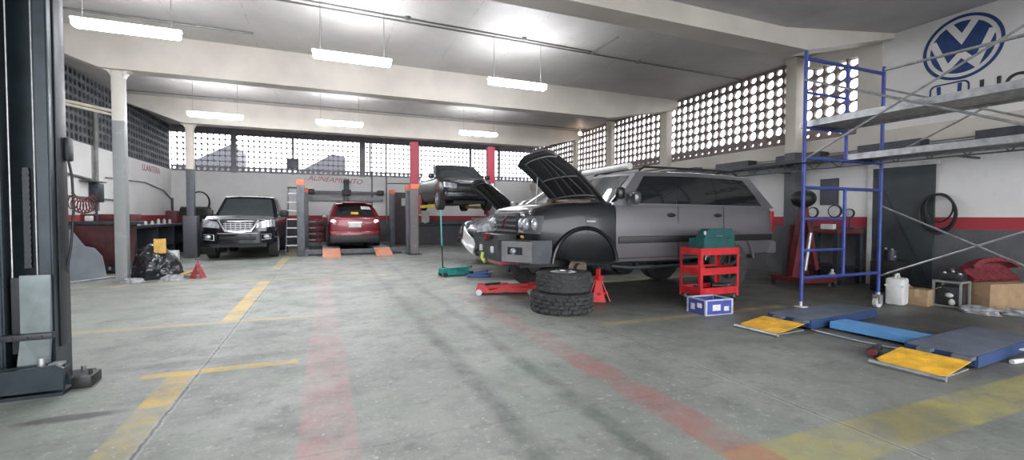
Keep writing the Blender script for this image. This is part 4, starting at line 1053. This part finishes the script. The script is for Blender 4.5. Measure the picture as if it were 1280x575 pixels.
def trolley_jack():
    t = thing('trolley_jack', 'teal trolley jack with upright handle under the dark grey hatchback', 'jack', (2.42, 9.62, 0), R(6))
    b = MB()
    for s_ in (-1, 1):
        b.prism([(-.12, .05), (-.10, .17), (.02, .19), (.15, .13), (.45, .11), (.60, .09), (.60, .05), (.1, .03)], lambda a, c, d, s_=s_: (a, s_*.12+d, c), -.014, .014)
    b.box(-.1, .1, -.1, .1, .06, .17, bev=.02); b.box(.1, .58, -.12, .12, .05, .07); b.build('frame', M_teal, t, 0)
    b = MB(); b.bar((.0, 0, .14), (.55, 0, .16), .07, .05); b.cyl((.56, 0, .16), (.56, 0, .21), .055, 16); b.build('lifting_arm', M_teal, t)
    for x in (-.06, .54):
        for s_ in (-1, 1):
            b = MB(); b.cyl((x, s_*.135, .05), (x, s_*.175, .05), .05, 16); b.build('wheel', M_steel_d, t)
    b = MB(); b.cyl((-.06, 0, .18), (-.08, 0, .66), .014, 10); b.build('handle_socket', M_black, t)
    b = MB(); b.cyl((-.08, 0, .66), (-.10, 0, 1.30), .017, 10); b.cyl((-.10, 0, 1.30), (-.102, 0, 1.42), .022, 10); b.build('handle', mat('handle_light_teal', (.10, .36, .36), .4), t)
trolley_jack()
def blue_jack():
    t = thing('bottle_jack', 'small blue jack body lying under the dark grey hatchback', 'jack', (3.05, 9.25, 0), R(-20))
    b = MB(); b.box(-.25, .25, -.09, .09, .0, .06, bev=.015); b.cyl((-.1, 0, .05), (.2, 0, .10), .05, 14); b.build('body', mat('jack_blue', (.05, .10, .30), .45), t)
    b = MB(); b.cyl((.2, 0, .10), (.3, 0, .12), .03, 12); b.build('ram', M_galv, t)
blue_jack()
def jack_stand(label, x, y, s, rot, m):
    t = thing('jack_stand', label, 'jack stand', (x, y, 0), rot); t.scale = (s, s, s)
    b = MB()
    for k in range(4):
        a = PI/4+k*PI/2; c = Vector((math.cos(a), math.sin(a), 0)); p = Vector((-c.y, c.x, 0))
        q = [(0, .055, .035), (.42, .02, .16)]
        vs = []
        rings = []
        for z, hw, rad in ((.0, .105, .19), (.36, .034, .045)):
            o_ = c*rad+Vector((0, 0, z)); rings.append([o_+p*hw, o_+p*hw-c*.012, o_-p*hw-c*.012, o_-p*hw])
        b.loft(rings)
    b.box(-.06, .06, -.06, .06, .33, .40, bev=.01)
    for s_ in (-1, 1): b.bar((-.11, s_*.115, .12), (.11, s_*.115, .12), .012, .04); b.bar((s_*.115, -.11, .12), (s_*.115, .11, .12), .012, .04)
    b.build('tripod', m, t, 0)
    b = MB(); b.box(-.022, .022, -.03, .03, .30, .52); b.build('ratchet_bar', m, t, 0)
    b = MB(); b.box(-.06, .06, -.035, .035, .52, .55); b.box(-.06, -.045, -.035, .035, .55, .575); b.box(.045, .06, -.035, .035, .55, .575); b.build('saddle', M_steel_d, t, 0)
    b = MB(); b.bar((.06, .04, .37), (.13, .04, .34), .014, .014); b.build('lever', M_galv, t, 0)
M_toolb = mat('faded_red_paint', (.30, .03, .04), .45, 0, .2, 8)
jack_stand('red jack stand supporting the black-nosed car, right of the stacked tyres', 3.93, 6.02, .95, .3, M_tool)
jack_stand('red jack stand alone on the floor right of the black rubbish bag', -2.42, 11.25, .72, .2, M_toolb)

def cart():
    t = thing('tool_cart', 'bright red three-tier tool cart in front of the silver car', 'cart', (5.38, 5.23, 0), R(1))
    hx, hy = .38, .20
    for z, nm in ((.16, 'bottom_tray'), (.45, 'middle_tray'), (.74, 'top_tray')):
        b = MB(); b.box(-hx, hx, -hy, hy, z, z+.012)
        for s_ in (-1, 1): b.box(-hx, hx, s_*hy-.004, s_*hy+.004, z, z+.10); b.box(s_*hx-.004, s_*hx+.004, -hy, hy, z, z+.10)
        b.build(nm, M_tool, t, 0)
    for sx in (-1, 1):
        for sy in (-1, 1):
            b = MB(); x, y = sx*hx, sy*hy
            b.box(min(x, x-sx*.045), max(x, x-sx*.045), min(y+sy*.005, y), max(y+sy*.005, y), .12, .84); b.box(min(x+sx*.005, x), max(x+sx*.005, x), min(y, y-sy*.045), max(y, y-sy*.045), .12, .84); b.build('corner_post', M_tool, t, 0)
            b = MB(); b.cyl((x-sx*.05, y-sy*.05-.012, .05), (x-sx*.05, y-sy*.05+.012, .05), .05, 16); o = b.build('castor', M_black, t)
            b = MB(); b.box(x-sx*.05-.02, x-sx*.05+.02, y-sy*.05-.02, y-sy*.05+.02, .09, .14); b.build('castor_plate', M_galv, o, 0)
    b = MB(); b.tube([(hx+.005, -.16, .70), (hx+.07, -.16, .72), (hx+.07, .16, .72), (hx+.005, .16, .70)], .012, 8); b.build('handle', M_tool, t)
cart()
def toolbox():
    t = thing('toolbox', 'dark green metal toolbox with raised lid, on top of the red cart', 'toolbox', (5.44, 5.25, .755), R(2))
    L = .31
    b = MB(); b.box(-L, L, -.14, .14, 0, .012)
    for s_ in (-1, 1): b.box(-L, L, s_*.14-.006, s_*.14+.006, 0, .22); b.box(s_*L-.006, s_*L+.006, -.14, .14, 0, .22)
    b.build('box', M_green, t, 0)
    b = MB(); b.prism([(-L+.12, .20), (-L+.20, .33), (-L+.25, .355), (L+.10, .36), (L+.16, .22), (L+.10, .10), (-L+.12, .12)], lambda a, c, d: (a, d+.06*(c-.1), c), -.03, .13); l = b.build('lid', M_green, t, 0)
    b = MB(); b.tube([(.04, -.03, .23), (.04, -.055, .25), (.16, -.055, .25), (.16, -.03, .23)], .008, 8); b.build('lid_handle', M_galv, l)
    b = MB(); b.box(-.20, -.165, -.05, -.025, .27, .33, bev=.008); b.build('latch', M_white, l)
toolbox()
def cart_items():
    t = MB(); t.ball((0, 0, .05), .055, .045, .042); t.ball((.05, .01, .04), .045, .04, .035); t.ball((-.045, -.01, .035), .04, .04, .03)
    tag(t.build('work_glove', M_glovy, None, 40, (5.10, 5.14, .463)), 'crumpled pale work glove on the middle tray of the red cart', 'glove')
    t = thing('impact_wrench', 'dark power wrench lying on the middle tray of the red cart', 'tool', (5.40, 5.2, .507), R(12))
    b = MB(); b.cyl((-.12, 0, 0), (.10, 0, 0), .045, 14); b.cyl((-.17, 0, 0), (-.12, 0, 0), .02, 12); b.build('motor', M_steel_d, t)
    b = MB(); b.bar((.06, 0, 0), (.10, .13, -.01), .04, .05); b.build('grip', M_black, t, 0)
    t = thing('ratchet_handle', 'steel breaker bar sticking out of the bottom tray of the red cart', 'tool', (5.03, 5.08, .28))
    b = MB(); b.cyl((-.14, -.06, .03), (.14, .06, -.05), .012, 8); b.build('bar', M_galv, t)
    b = MB(); b.cyl((-.15, -.064, .033), (-.05, -.022, .006), .018, 8); b.build('grip', M_steel_d, t)
    t = thing('grinder', 'dark angle grinder heaped on the bottom tray of the red cart', 'tool', (5.55, 5.19, .225), R(-25))
    b = MB(); b.cyl((-.12, 0, .03), (.10, 0, .03), .04, 12); b.build('body', M_black, t)
    b = MB(); b.cyl((.12, 0, .0), (.12, 0, .07), .055, 16); b.build('guard', M_steel_d, t)
cart_items()
def crate():
    t = thing('bottle_crate', 'blue plastic bottle crate on the floor before the red cart', 'crate', (4.83, 4.68, 0), R(-3))
    hx, hy, h = .215, .165, .21
    b = MB(); b.box(-hx, hx, -hy, hy, 0, .012)
    for s_ in (-1, 1):
        b.box(-hx, hx, s_*hy-.006, s_*hy+.006, 0, h); b.box(s_*hx-.006, s_*hx+.006, -hy, hy, 0, h)
    b.box(-.006, .006, -hy, hy, 0, h*.7); b.box(-hx, hx, -.006, .006, 0, h*.7); b.build('crate_body', M_crate, t, 0)
    b = MB()
    for s_ in (-1, 1):
        b.box(-hx-.01, hx+.01, s_*hy-.014, s_*hy+.014, h-.018, h); b.box(s_*hx-.014, s_*hx+.014, -hy, hy, h-.018, h); b.box(-hx, hx, s_*hy-.012, s_*hy+.012, 0, .014)
        for q in (-1, 1): b.box(s_*hx-.014, s_*hx+.014, q*hy-.014, q*hy+.014, 0, h)
    b.build('crate_rim', M_crate_w, t, 0)
    b = MB(); b.box(-.11, .02, -hy-.012, -hy-.006, .06, .14); b.box(.08, .16, -hy-.012, -hy-.006, .05, .11); b.build('printed_patch', M_print, t, 0)
    b = MB(); b.box(-hx-.012, -hx-.006, -.10, -.02, .09, .15); b.box(-hx-.012, -hx-.006, .03, .10, .05, .13); b.build('printed_patch', M_print, t, 0)
crate()
def under_bits():
    t = MB(); t.prism([(-.18, -.05), (.0, -.09), (.2, -.02), (.1, .05), (-.12, .06)], lambda a, c, d: (a, c, d), 0, .03)
    tag(t.build('plastic_trim_piece', M_black, None, 0, (2.95, 8.15, 0), .3), 'flat black trim piece on the floor behind the red floor jack', 'car part')
under_bits()

# ------------------------------------------------------------------ right wall clutter
def press_cart():
    t = thing('engine_hoist', 'folded dark red engine hoist on castors behind the scaffold', 'hoist', (8.35, 5.85, 0), R(-6))
    b = MB()
    for s_ in (-1, 1): b.bar((-.42, s_*.28, .14), (.42, s_*.28, .14), .09, .09)
    b.bar((-.38, -.3, .14), (-.38, .3, .14), .09, .09); b.bar((.38, -.3, .14), (.38, .3, .14), .09, .09); b.build('base', M_toold, t, 0)
    b = MB(); b.bar((-.28, 0, .18), (-.02, 0, 1.52), .12, .10); b.build('mast', M_toold, t, 0)
    b = MB(); b.bar((-.02, 0, 1.50), (.30, 0, .30), .09, .09); b.build('boom', M_toold, t, 0)
    for x in (-.12, .08, .26):
        b = MB(); b.bar((x, .18, .18), (x+.04, .18, 1.15), .05, .12); b.build('folded_leg', M_toold, t, 0)
    b = MB(); b.cyl((-.05, -.08, .3), (.06, -.08, 1.0), .035, 12); b.build('hydraulic_ram', M_galv, t)
    for x, y in ((-.38, -.3), (.38, -.3), (-.38, .3), (.38, .3)):
        b = MB(); b.cyl((x, y-.015, .045), (x, y+.015, .045), .045, 14); b.build('castor', M_steel_d, t)
    b = MB(); b.ball((-.05, -.02, 1.62), .24, .20, .17, 3)
    t2 = b.build('rubber_cover', M_black, None, 40, (8.33, 5.85, .02)); tag(t2, 'black rubber inner tube heap hung over the red hoist top', 'inner tube')
press_cart()
def bench():
    t = thing('work_bench', 'dark red workbench against the right wall, left of the green door', 'bench', (9.35, 6.05, 0))
    b = MB(); b.box(-.38, .40, -.42, .50, .98, 1.06, bev=.01); b.build('bench_top', M_toold, t)
    for x in (-.33, .35):
        for y in (-.37, .45):
            b = MB(); b.box(x-.04, x+.04, y-.04, y+.04, 0, .98); b.build('leg', M_steel_d, t, 0)
    b = MB(); b.box(-.34, .36, -.38, .46, .30, .34); b.build('shelf', M_steel_d, t, 0)
    for k, (x, y, s) in enumerate(((-.1, .25, .11), (-.05, -.15, .13), (.1, -.33, .09))):
        g = thing('pressure_gauge', ['small round gauge at the left of the bench', 'larger round gauge in the middle of the bench', 'small round gauge at the right end of the bench'][k]+' by the green door', 'gauge', (9.35+x, 6.05+y, 1.06))
        b = MB(); b.box(-.06, .06, -.06, .06, 0, .03); b.cyl((0, 0, .03), (0, 0, .22), .015, 8); b.build('stem', M_steel_d, g)
        b = MB(); b.cyl((-.02, 0, .22+s), (.02, 0, .22+s), s, 20); b.build('case', M_steel_d, g)
        b = MB(); b.cyl((-.026, 0, .22+s), (-.02, 0, .22+s), s*.8, 20); b.build('dial', M_gauge, g)
    b = MB(); b.box(-.05, .05, -.12, .12, 0, .10, bev=.01); tag(b.build('white_tub', M_white, None, 30, (9.08, 5.88, 1.06)), 'small white tub on the red bench below the gauges', 'tub')
    b = MB(); b.lathe([(.001, 0), (.06, 0), (.06, .22), (.025, .27), (.025, .32), (.001, .32)], n=16); tag(b.build('oil_bottle', M_white, None, 30, (8.82, 5.62, 0)), 'pale bottle standing on the floor under the bench', 'bottle')
bench()
def hose_coil(name, label, c, axis, r0, n, m, rr_=.015, sq=1.25):
    b = MB(); rn = random.Random(5)
    for k in range(n):
        dr = rn.uniform(-.03, .05); ds = rn.uniform(-.04, .04); pts = []
        for i in range(29):
            a = 2*PI*i/28; u = (r0+dr)*math.sin(a)+ds; v = (r0+dr)*sq*math.cos(a)-dr*1.5; d = .03+.012*k
            pts.append((c[0]-d, c[1]+u, c[2]+v) if axis == 'x' else (c[0]+u, c[1]-d, c[2]+v))
        b.tube(pts, rr_, 6, False)
    b.cyl(*(((c[0], c[1], c[2]+r0*sq), (c[0]-.1, c[1], c[2]+r0*sq)) if axis == 'x' else ((c[0], c[1], c[2]+r0*sq), (c[0], c[1]-.1, c[2]+r0*sq))), .015, 8)
    tag(b.build(name, m), label, 'hose')
hose_coil('air_hose', 'coiled black hose hanging at the edge of the green door on the right wall', (XR-.055, 4.46, 1.42), 'x', .22, 5, M_hose)
hose_coil('air_hose', 'thin grey hose coil hanging on the back wall behind the left column', (-4.5, YB-.01, 1.85), 'y', .30, 3, M_hose, .02)
def jerry():
    t = thing('jerry_can', 'white plastic jerry can on the floor before the green door', 'can', (7.88, 4.08, 0), R(12))
    b = MB(); b.box(-.13, .13, -.11, .11, .0, .40, bev=.035); b.box(-.135, .135, -.115, .115, .28, .30); b.build('tank', M_white, t)
    b = MB(); b.tube([(-.08, 0, .39), (-.06, 0, .45), (.05, 0, .45), (.08, 0, .39)], .016, 8); b.build('handle', M_white, t)
    b = MB(); b.cyl((.10, .05, .39), (.10, .05, .44), .03, 12); b.build('cap', M_toold, t)
jerry()
def carton(name, label, x, y, z, sx, sy, sz, rot, m, flaps=True, tape=True):
    t = thing(name, label, 'box', (x, y, z), rot)
    b = MB(); b.box(-sx/2, sx/2, -sy/2, sy/2, 0, sz, bev=.006); b.build('carton', m, t)
    if tape: b = MB(); b.box(-sx/2-.001, sx/2+.001, -.025, .025, sz*.55, sz+.002); b.build('tape_strip', mat('parcel_tape', (.36, .27, .15), .35), t, 0)
    if flaps:
        for s_ in (-1, 1):
            b = MB(); o_ = Vector((0, s_*sy/2, sz)); e = Vector((0, s_*(sy/2+.09), sz+.05)); b.loft([[o_+Vector((-sx/2, 0, 0)), o_+Vector((sx/2, 0, 0)), o_+Vector((sx/2, 0, -.005)), o_+Vector((-sx/2, 0, -.005))], [e+Vector((-sx/2, 0, 0)), e+Vector((sx/2, 0, 0)), e+Vector((sx/2, 0, -.005)), e+Vector((-sx/2, 0, -.005))]])
            b.build('flap', m, t, 0)
    return t
carton('cardboard_box', 'small open cardboard box between the white can and the wire crate', 8.17, 3.93, 0, .25, .25, .24, .15, M_card)
carton('cardboard_box', 'long brown cardboard box on its side at the right edge of the photo', 9.02, 3.42, 0, .76, .34, .36, -.22, M_card, False)
def radiator():
    t = thing('wire_crate', 'tall clear-sided crate of dark parts beside the long cardboard box', 'crate', (8.42, 3.68, 0), R(4))
    b = MB(); x, y, h = .14, .15, .38
    for sx in (-1, 1):
        for sy in (-1, 1): b.box(sx*x-.012, sx*x+.012, sy*y-.012, sy*y+.012, 0, h)
    for z in (.02, h-.01):
        for s_ in (-1, 1): b.box(-x, x, s_*y-.01, s_*y+.01, z-.012, z+.012); b.box(s_*x-.01, s_*x+.01, -y, y, z-.012, z+.012)
    b.build('crate_frame', mat('dull_grey_frame', (.22, .23, .22), .5), t, 0)
    b = MB(); b.box(-x+.02, x-.02, -y+.02, y-.02, 0, .30, bev=.03); b.build('dark_contents', M_steel_d, t)
    b = MB(); b.ball((-x+.02, -.02, .18), .03, .05, .035); b.ball((-x+.02, -.05, .08), .03, .04, .05); b.build('pale_parts', M_white, t)
    t = thing('engine_part', 'dark engine part with small shiny fittings on top of the clear-sided crate', 'car part', (8.43, 3.68, .392), R(14))
    b = MB(); b.box(-.13, .13, -.14, .12, 0, .12, bev=.03); b.cyl((0, .02, .12), (0, .02, .17), .05, 12); b.build('casting', M_black, t)
    for y, z in ((-.10, .10), (-.03, .13), (.06, .11)):
        b = MB(); b.ball((-.12, y, z), .022); b.build('fitting', M_galv, t)
radiator()
def red_bag():
    b = MB(); b.patch(lambda i, j: Vector((.10*math.sin(PI*i)*1.6, -.42+.84*j, (.30-.10*abs(2*j-1)**3)*math.sin(PI*i*.5+.001)+.004*math.sin(30*j+20*i))), 8, 16, .03)
    tag(b.build('folded_bag', M_clothr, None, 40, (9.0, 3.42, .392), R(78)), 'dark red patterned bag slumped on the long cardboard box', 'bag')
red_bag()
def crumple(name, label, cat, x, y, sx, sy, sz, m, seed, z=0., sub=4, amp=.35):
    b = MB(); b.ball((0, 0, 0), 1, 1, 1, sub)
    for v in b.bm.verts:
        n1 = noise.noise(v.co*1.7+Vector((seed, 0, 0))); n2 = noise.noise(v.co*4.2+Vector((0, seed, 0))); n3 = abs(noise.noise(v.co*9+Vector((0, 0, seed))))
        k = 1+amp*n1+amp*.5*n2-amp*.5*n3
        q = v.co*k; zz = max(q.z, -.25)
        v.co = Vector((q.x*sx, q.y*sy, (zz+.25)*sz/1.25))
    return tag(b.build(name, m, None, 50, (x, y, z)), label, cat)
crumple('plastic_bag', 'crumpled white plastic bag on the floor before the long cardboard box', 'bag', 8.20, 3.28, .16, .20, .10, M_clear, 3.1)
crumple('plastic_bag', 'pale wad of plastic at the foot of the long cardboard box', 'bag', 8.55, 3.0, .15, .22, .08, M_clear, 8.4)
crumple('blue_rag', 'small blue rag on the floor at the right edge of the photo', 'rag', 8.62, 2.62, .08, .09, .08, mat('rag_blue', (.08, .14, .40), .8), 5.5)
def compressor():
    t = thing('compressor_pump', 'dark pump with shiny bolts standing against the green door', 'machine', (9.15, 4.85, 0))
    b = MB(); b.box(-.2, .2, -.22, .22, .05, .55, bev=.04); b.build('housing', M_black, t)
    b = MB(); b.cyl((0, 0, .55), (0, 0, .72), .09, 16); b.cyl((0, .2, .5), (0, .2, .70), .05, 12); b.build('cylinder', M_steel_d, t)
    for y, z in ((-.08, .74), (.02, .75), (-.12, .62), (.12, .70)):
        b = MB(); b.ball((-.1, y, z), .022); b.build('bolt', M_galv, t)
    for x in (-.15, .15):
        b = MB(); b.box(x-.03, x+.03, -.2, .2, 0, .05); b.build('foot', M_black, t, 0)
compressor()

# ------------------------------------------------------------------ left side clutter
crumple('rubbish_bag', 'big shiny black rubbish bag beside the left column', 'bag', -3.20, 11.55, .44, .40, .68, M_bagb, 1.3, 0, 5, .22)
crumple('plastic_sheet', 'crumpled clear plastic at the foot of the left column', 'plastic', -3.38, 10.85, .18, .10, .10, M_clear, 2.2)
crumple('plastic_sheet', 'crumpled clear plastic in front of the black rubbish bag', 'plastic', -2.78, 10.92, .22, .10, .12, M_clear, 6.1)
def scrap(label, x, y, rot, pts, m, h=.03, tilt=.0):
    b = MB(); b.prism(pts, lambda a, c, d: (a, c, d+tilt*(a+.3)), 0, h)
    tag(b.build('cardboard_scrap', m, None, 0, (x, y, 0), rot), label, 'cardboard')
scrap('torn pale cardboard piece leaning left of the lone red jack stand', -2.66, 11.3, .3, [(-.16, -.10), (.16, -.12), (.18, .08), (-.05, .12)], M_cardl, .02, .30)
scrap('flat brown cardboard piece on the floor left of the lone red jack stand', -2.62, 11.62, -.4, [(-.22, -.10), (.2, -.08), (.16, .10), (-.2, .09)], M_card, .05, .18)
carton('yellow_carton', 'small yellow-orange carton sitting on the black rubbish bag', -3.10, 11.40, .52, .20, .20, .29, .25, M_cardl, False)
carton('white_carton', 'grey-white carton on the floor behind the black rubbish bag', -3.75, 14.6, 0, .36, .3, .36, .1, M_print, False)
def leaning_sheet():
    b = MB(); b.prism([(-.7, 0), (.55, 0), (.42, .45), (.28, .62), (.12, .66), (-.1, .95), (-.3, 1.1), (-.7, 1.15)], lambda a, c, d: (a, .35*c+d, c), -.01, .01)
    tag(b.build('leaning_sheet', M_panel, None, 30, (-4.62, 11.7, 0)), 'curved blue-grey metal sheet leaning behind the near lift post', 'metal sheet')
    b = MB(); b.cyl((-4.45, 10.95, .03), (-3.95, 11.9, .03), .02, 8); tag(b.build('steel_bar', M_galv), 'thin steel bar lying towards the red tyre changer', 'bar')
leaning_sheet()
def tyre_changer():
    t = thing('tyre_changer', 'worn dark red tyre changer cabinet left of the white column', 'machine', (-4.55, 13.1, 0))
    b = MB(); b.prism([(-.45, 1.08), (.42, 1.08), (.36, .2), (-.28, .2)], lambda a, c, d: (a, d, c), -.45, .45); b.build('cabinet', mat('greasy_dark_red', (.065, .014, .018), .55, 0, .4, 5), t, 0)
    b = MB(); b.box(-.55, .55, -.5, .5, 1.08, 1.16, bev=.01); b.build('table_top', M_steel_d, t)
    b = MB(); b.box(-.5, .5, .1, .5, 1.16, 1.32, bev=.01); b.build('rear_shelf', M_toold, t)
    for x in (-.2, .28):
        b = MB(); b.box(x-.08, x+.08, -.4, .4, 0, .2); b.build('foot', M_steel_d, t, 0)
    b = MB(); b.cyl((-.1, -.2, 1.16), (-.1, -.2, 1.5), .025, 10); b.build('post', M_steel_d, t)
    b = MB(); b.box(-.26, -.14, -.35, -.22, 1.16, 1.28, bev=.02); b.build('white_cup', M_white, t)
tyre_changer()
def left_bench():
    t = thing('work_bench', 'long dark workbench along the left wall behind the rubbish bag', 'bench', (-4.85, 17.0, 0))
    b = MB(); b.box(-.5, .45, -2.6, 2.6, .95, 1.03, bev=.01); b.build('bench_top', M_steel_d, t)
    for y in (-2.45, -.8, .8, 2.45):
        b = MB(); b.box(-.42, .40, y-.04, y+.04, 0, .95); b.build('leg', M_steel_d, t, 0)
    b = MB(); b.box(-.45, .38, -2.5, 2.5, .35, .40); b.build('shelf', M_black, t, 0)
    rn = random.Random(2)
    for k in range(7):
        b = MB(); y = 14.7+.55*k; h = rn.uniform(.10, .17)
        b.lathe([(.001, 0), (.045, 0), (.045, h*.7), (.022, h*.85), (.022, h), (.001, h)], n=12)
        o = b.build('oil_bottle', M_white if k % 2 else M_gauge, None, 30, (-4.62, y, 1.03)); o['label'] = 'small pale bottle standing in the row on the left workbench'; o['category'] = 'bottle'; o['group'] = 'bottles on the left workbench'
    t = thing('bench_press', 'red press with upright ram on the left workbench', 'machine', (-4.72, 18.7, 1.03))
    b = MB(); b.box(-.16, .16, -.16, .16, 0, .42, bev=.03); b.build('body', M_toold, t)
    b = MB(); b.cyl((0, 0, .42), (0, 0, .85), .04, 12); b.build('ram', M_steel_d, t)
    t = thing('wheel_balancer', 'black wheel balancing machine behind the left rear column', 'machine', (-4.42, 20.4, 0))
    b = MB(); b.box(-.4, .4, -.35, .35, 0, .95, bev=.05); b.build('cabinet', M_steel_d, t)
    b = MB(); b.box(-.42, .42, -.38, .30, .95, 1.02, bev=.02); b.build('tray', M_gpost, t)
    b = MB(); b.patch(lambda i, j: Vector((-.45+.9*i, -.30*math.cos(PI*j), 1.30+.30*math.sin(PI*j))), 6, 10, .02); b.build('wheel_guard', M_black, t)
    b = MB(); b.cyl((0, -.3, 1.15), (0, .2, 1.15), .04, 12); b.box(-.3, .3, .1, .3, 1.02, 1.5, bev=.03); b.build('shaft_head', M_black, t)
    for k, (x, y) in enumerate(((-3.75, 18.3), (-3.5, 19.0))):
        c = MB(); c.lathe([(.15, -.09), (.28, -.10), (.31, -.05), (.31, .05), (.28, .10), (.15, .09), (.15, -.09)], axis='z', n=28, cap=False)
        tag(c.build('car_tyre', M_rub, None, 40, (x, y, .10)), ['dark tyre lying flat beside the left rear column', 'dark tyre lying flat left of the black pickup'][k], 'tyre')
left_bench()
def wall_pipes():
    t = thing('air_line', 'grey air pipe with shelf bracket and filter on the left wall near the white column', 'pipe', (XL, 13.8, 0))
    b = MB(); b.tube([(.04, -1.6, 2.30), (.04, .9, 2.18)], .03, 8); b.build('upper_pipe', M_conduit, t)
    b = MB(); b.tube([(.04, -1.6, 1.75), (.04, 1.1, 1.72), (.04, 2.2, 1.72), (.04, 2.25, 1.15)], .02, 8); b.build('lower_pipe', M_conduit, t)
    b = MB(); b.cyl((.08, 1.0, 1.4), (.08, 1.0, 4.0), .05, 10); b.build('riser', M_conduit, t)
    b = MB(); b.box(.02, .20, .75, 1.1, 1.62, 2.1, bev=.02); b.build('filter_box', M_steel_d, t)
    b = MB(); b.box(.0, .22, .3, 1.2, 2.12, 2.15); b.build('shelf', M_gpost, t, 0)
    b = MB(); pts = []
    for i in range(97):
        a = 2*PI*i/12; pts.append((-.0+.26+.10*math.sin(a), -.55+1.1*i/96, 1.62-.12*math.sin(PI*i/96)+.17*math.cos(a)))
    b.tube(pts, .012, 6); tag(b.build('coiled_air_hose', M_toold, None, 40, (XL, 13.6, 0)), 'dark red spiral air hose hanging on the left wall', 'hose')
wall_pipes()
def ladder():
    t = thing('step_ladder', 'grey aluminium step ladder between the black pickup and the alignment rack', 'ladder', (-.92, 17.3, 0), R(0))
    b = MB()
    for s_ in (-1, 1): b.bar((s_*.24, -.5, 0), (s_*.17, 0, 2.25), .035, .07, (0, 1, 0))
    b.build('front_rail', M_gpost, t, 0)
    b = MB()
    for s_ in (-1, 1): b.bar((s_*.24, .45, 0), (s_*.17, .04, 2.2), .03, .05, (0, 1, 0))
    b.build('rear_rail', M_steel_d, t, 0)
    for k in range(7):
        z = .3+k*.29; y = -.5+.5*z/2.25; hw = .24-.07*z/2.25
        b = MB(); b.box(-hw, hw, y-.05, y+.05, z-.02, z+.02); b.build('step', M_galv, t, 0)
    b = MB(); b.box(-.2, .2, -.08, .08, 2.22, 2.27); b.build('top_cap', M_steel_d, t, 0)
ladder()
def back_bits():
    t = thing('electric_box', 'grey electric box on the back block screen above the ladder', 'box', (-1.15, YB-.04, 3.25))
    b = MB(); b.box(-.22, .22, -.14, 0, 0, .42, bev=.015); b.build('enclosure', M_gpost, t)
    b = MB(); b.cyl((0, -.07, .42), (0, -.07, 1.4), .025, 8); b.build('conduit', M_conduit, t)
    t = thing('tool_cabinet', 'dark red cabinet against the back wall left of the red car', 'cabinet', (-.45, 20.95, 0))
    b = MB(); b.box(-.5, .5, -.3, .3, .05, 1.15, bev=.02); b.build('carcass', M_toold, t)
    for k in range(4):
        b = MB(); b.box(-.46, .46, -.315, -.30, .12+k*.25, .34+k*.25, bev=.005); d = b.build('drawer', M_toold, t)
        b = MB(); b.box(-.15, .15, -.33, -.315, .28+k*.25, .30+k*.25); b.build('handle', M_galv, d, 0)
    b = MB(); b.box(-.5, .5, -.3, .3, 0, .05); b.build('plinth', M_black, t, 0)
    t = thing('back_counter', 'dark counter along the back wall behind the lifted car', 'bench', (5.2, 20.8, 0))
    b = MB(); b.box(-1.5, 3.5, -.35, .4, .85, .95, bev=.01); b.build('counter_top', M_steel_d, t)
    b = MB(); b.box(-1.45, 3.45, -.28, .4, 0, .85); b.build('counter_front', mat('counter_grey', (.08, .08, .09), .6), t, 0)
    b = MB(); b.box(-.02, .33, -.12, -.02, 1.0, 1.5); b.box(.1, .2, -.1, .0, .95, 1.02); tag(b.build('paper_roll_holder', M_white, None, 0, (4.15, 20.9, 0)), 'white holder on the back counter under the lifted car', 'holder')
    t = thing('pipe_run', 'thin grey pipes running down the back wall right of the painted word', 'pipe', (2.02, YB-.06, 0))
    for x in (.0, .62):
        b = MB(); b.cyl((x, 0, .9), (x, 0, 4.5), .03, 8); b.build('pipe', M_conduit, t)
    b = MB(); b.tube([(.62, 0, 2.75), (1.9, 0, 2.78)], .02, 8); b.build('branch_pipe', M_conduit, t)
back_bits()
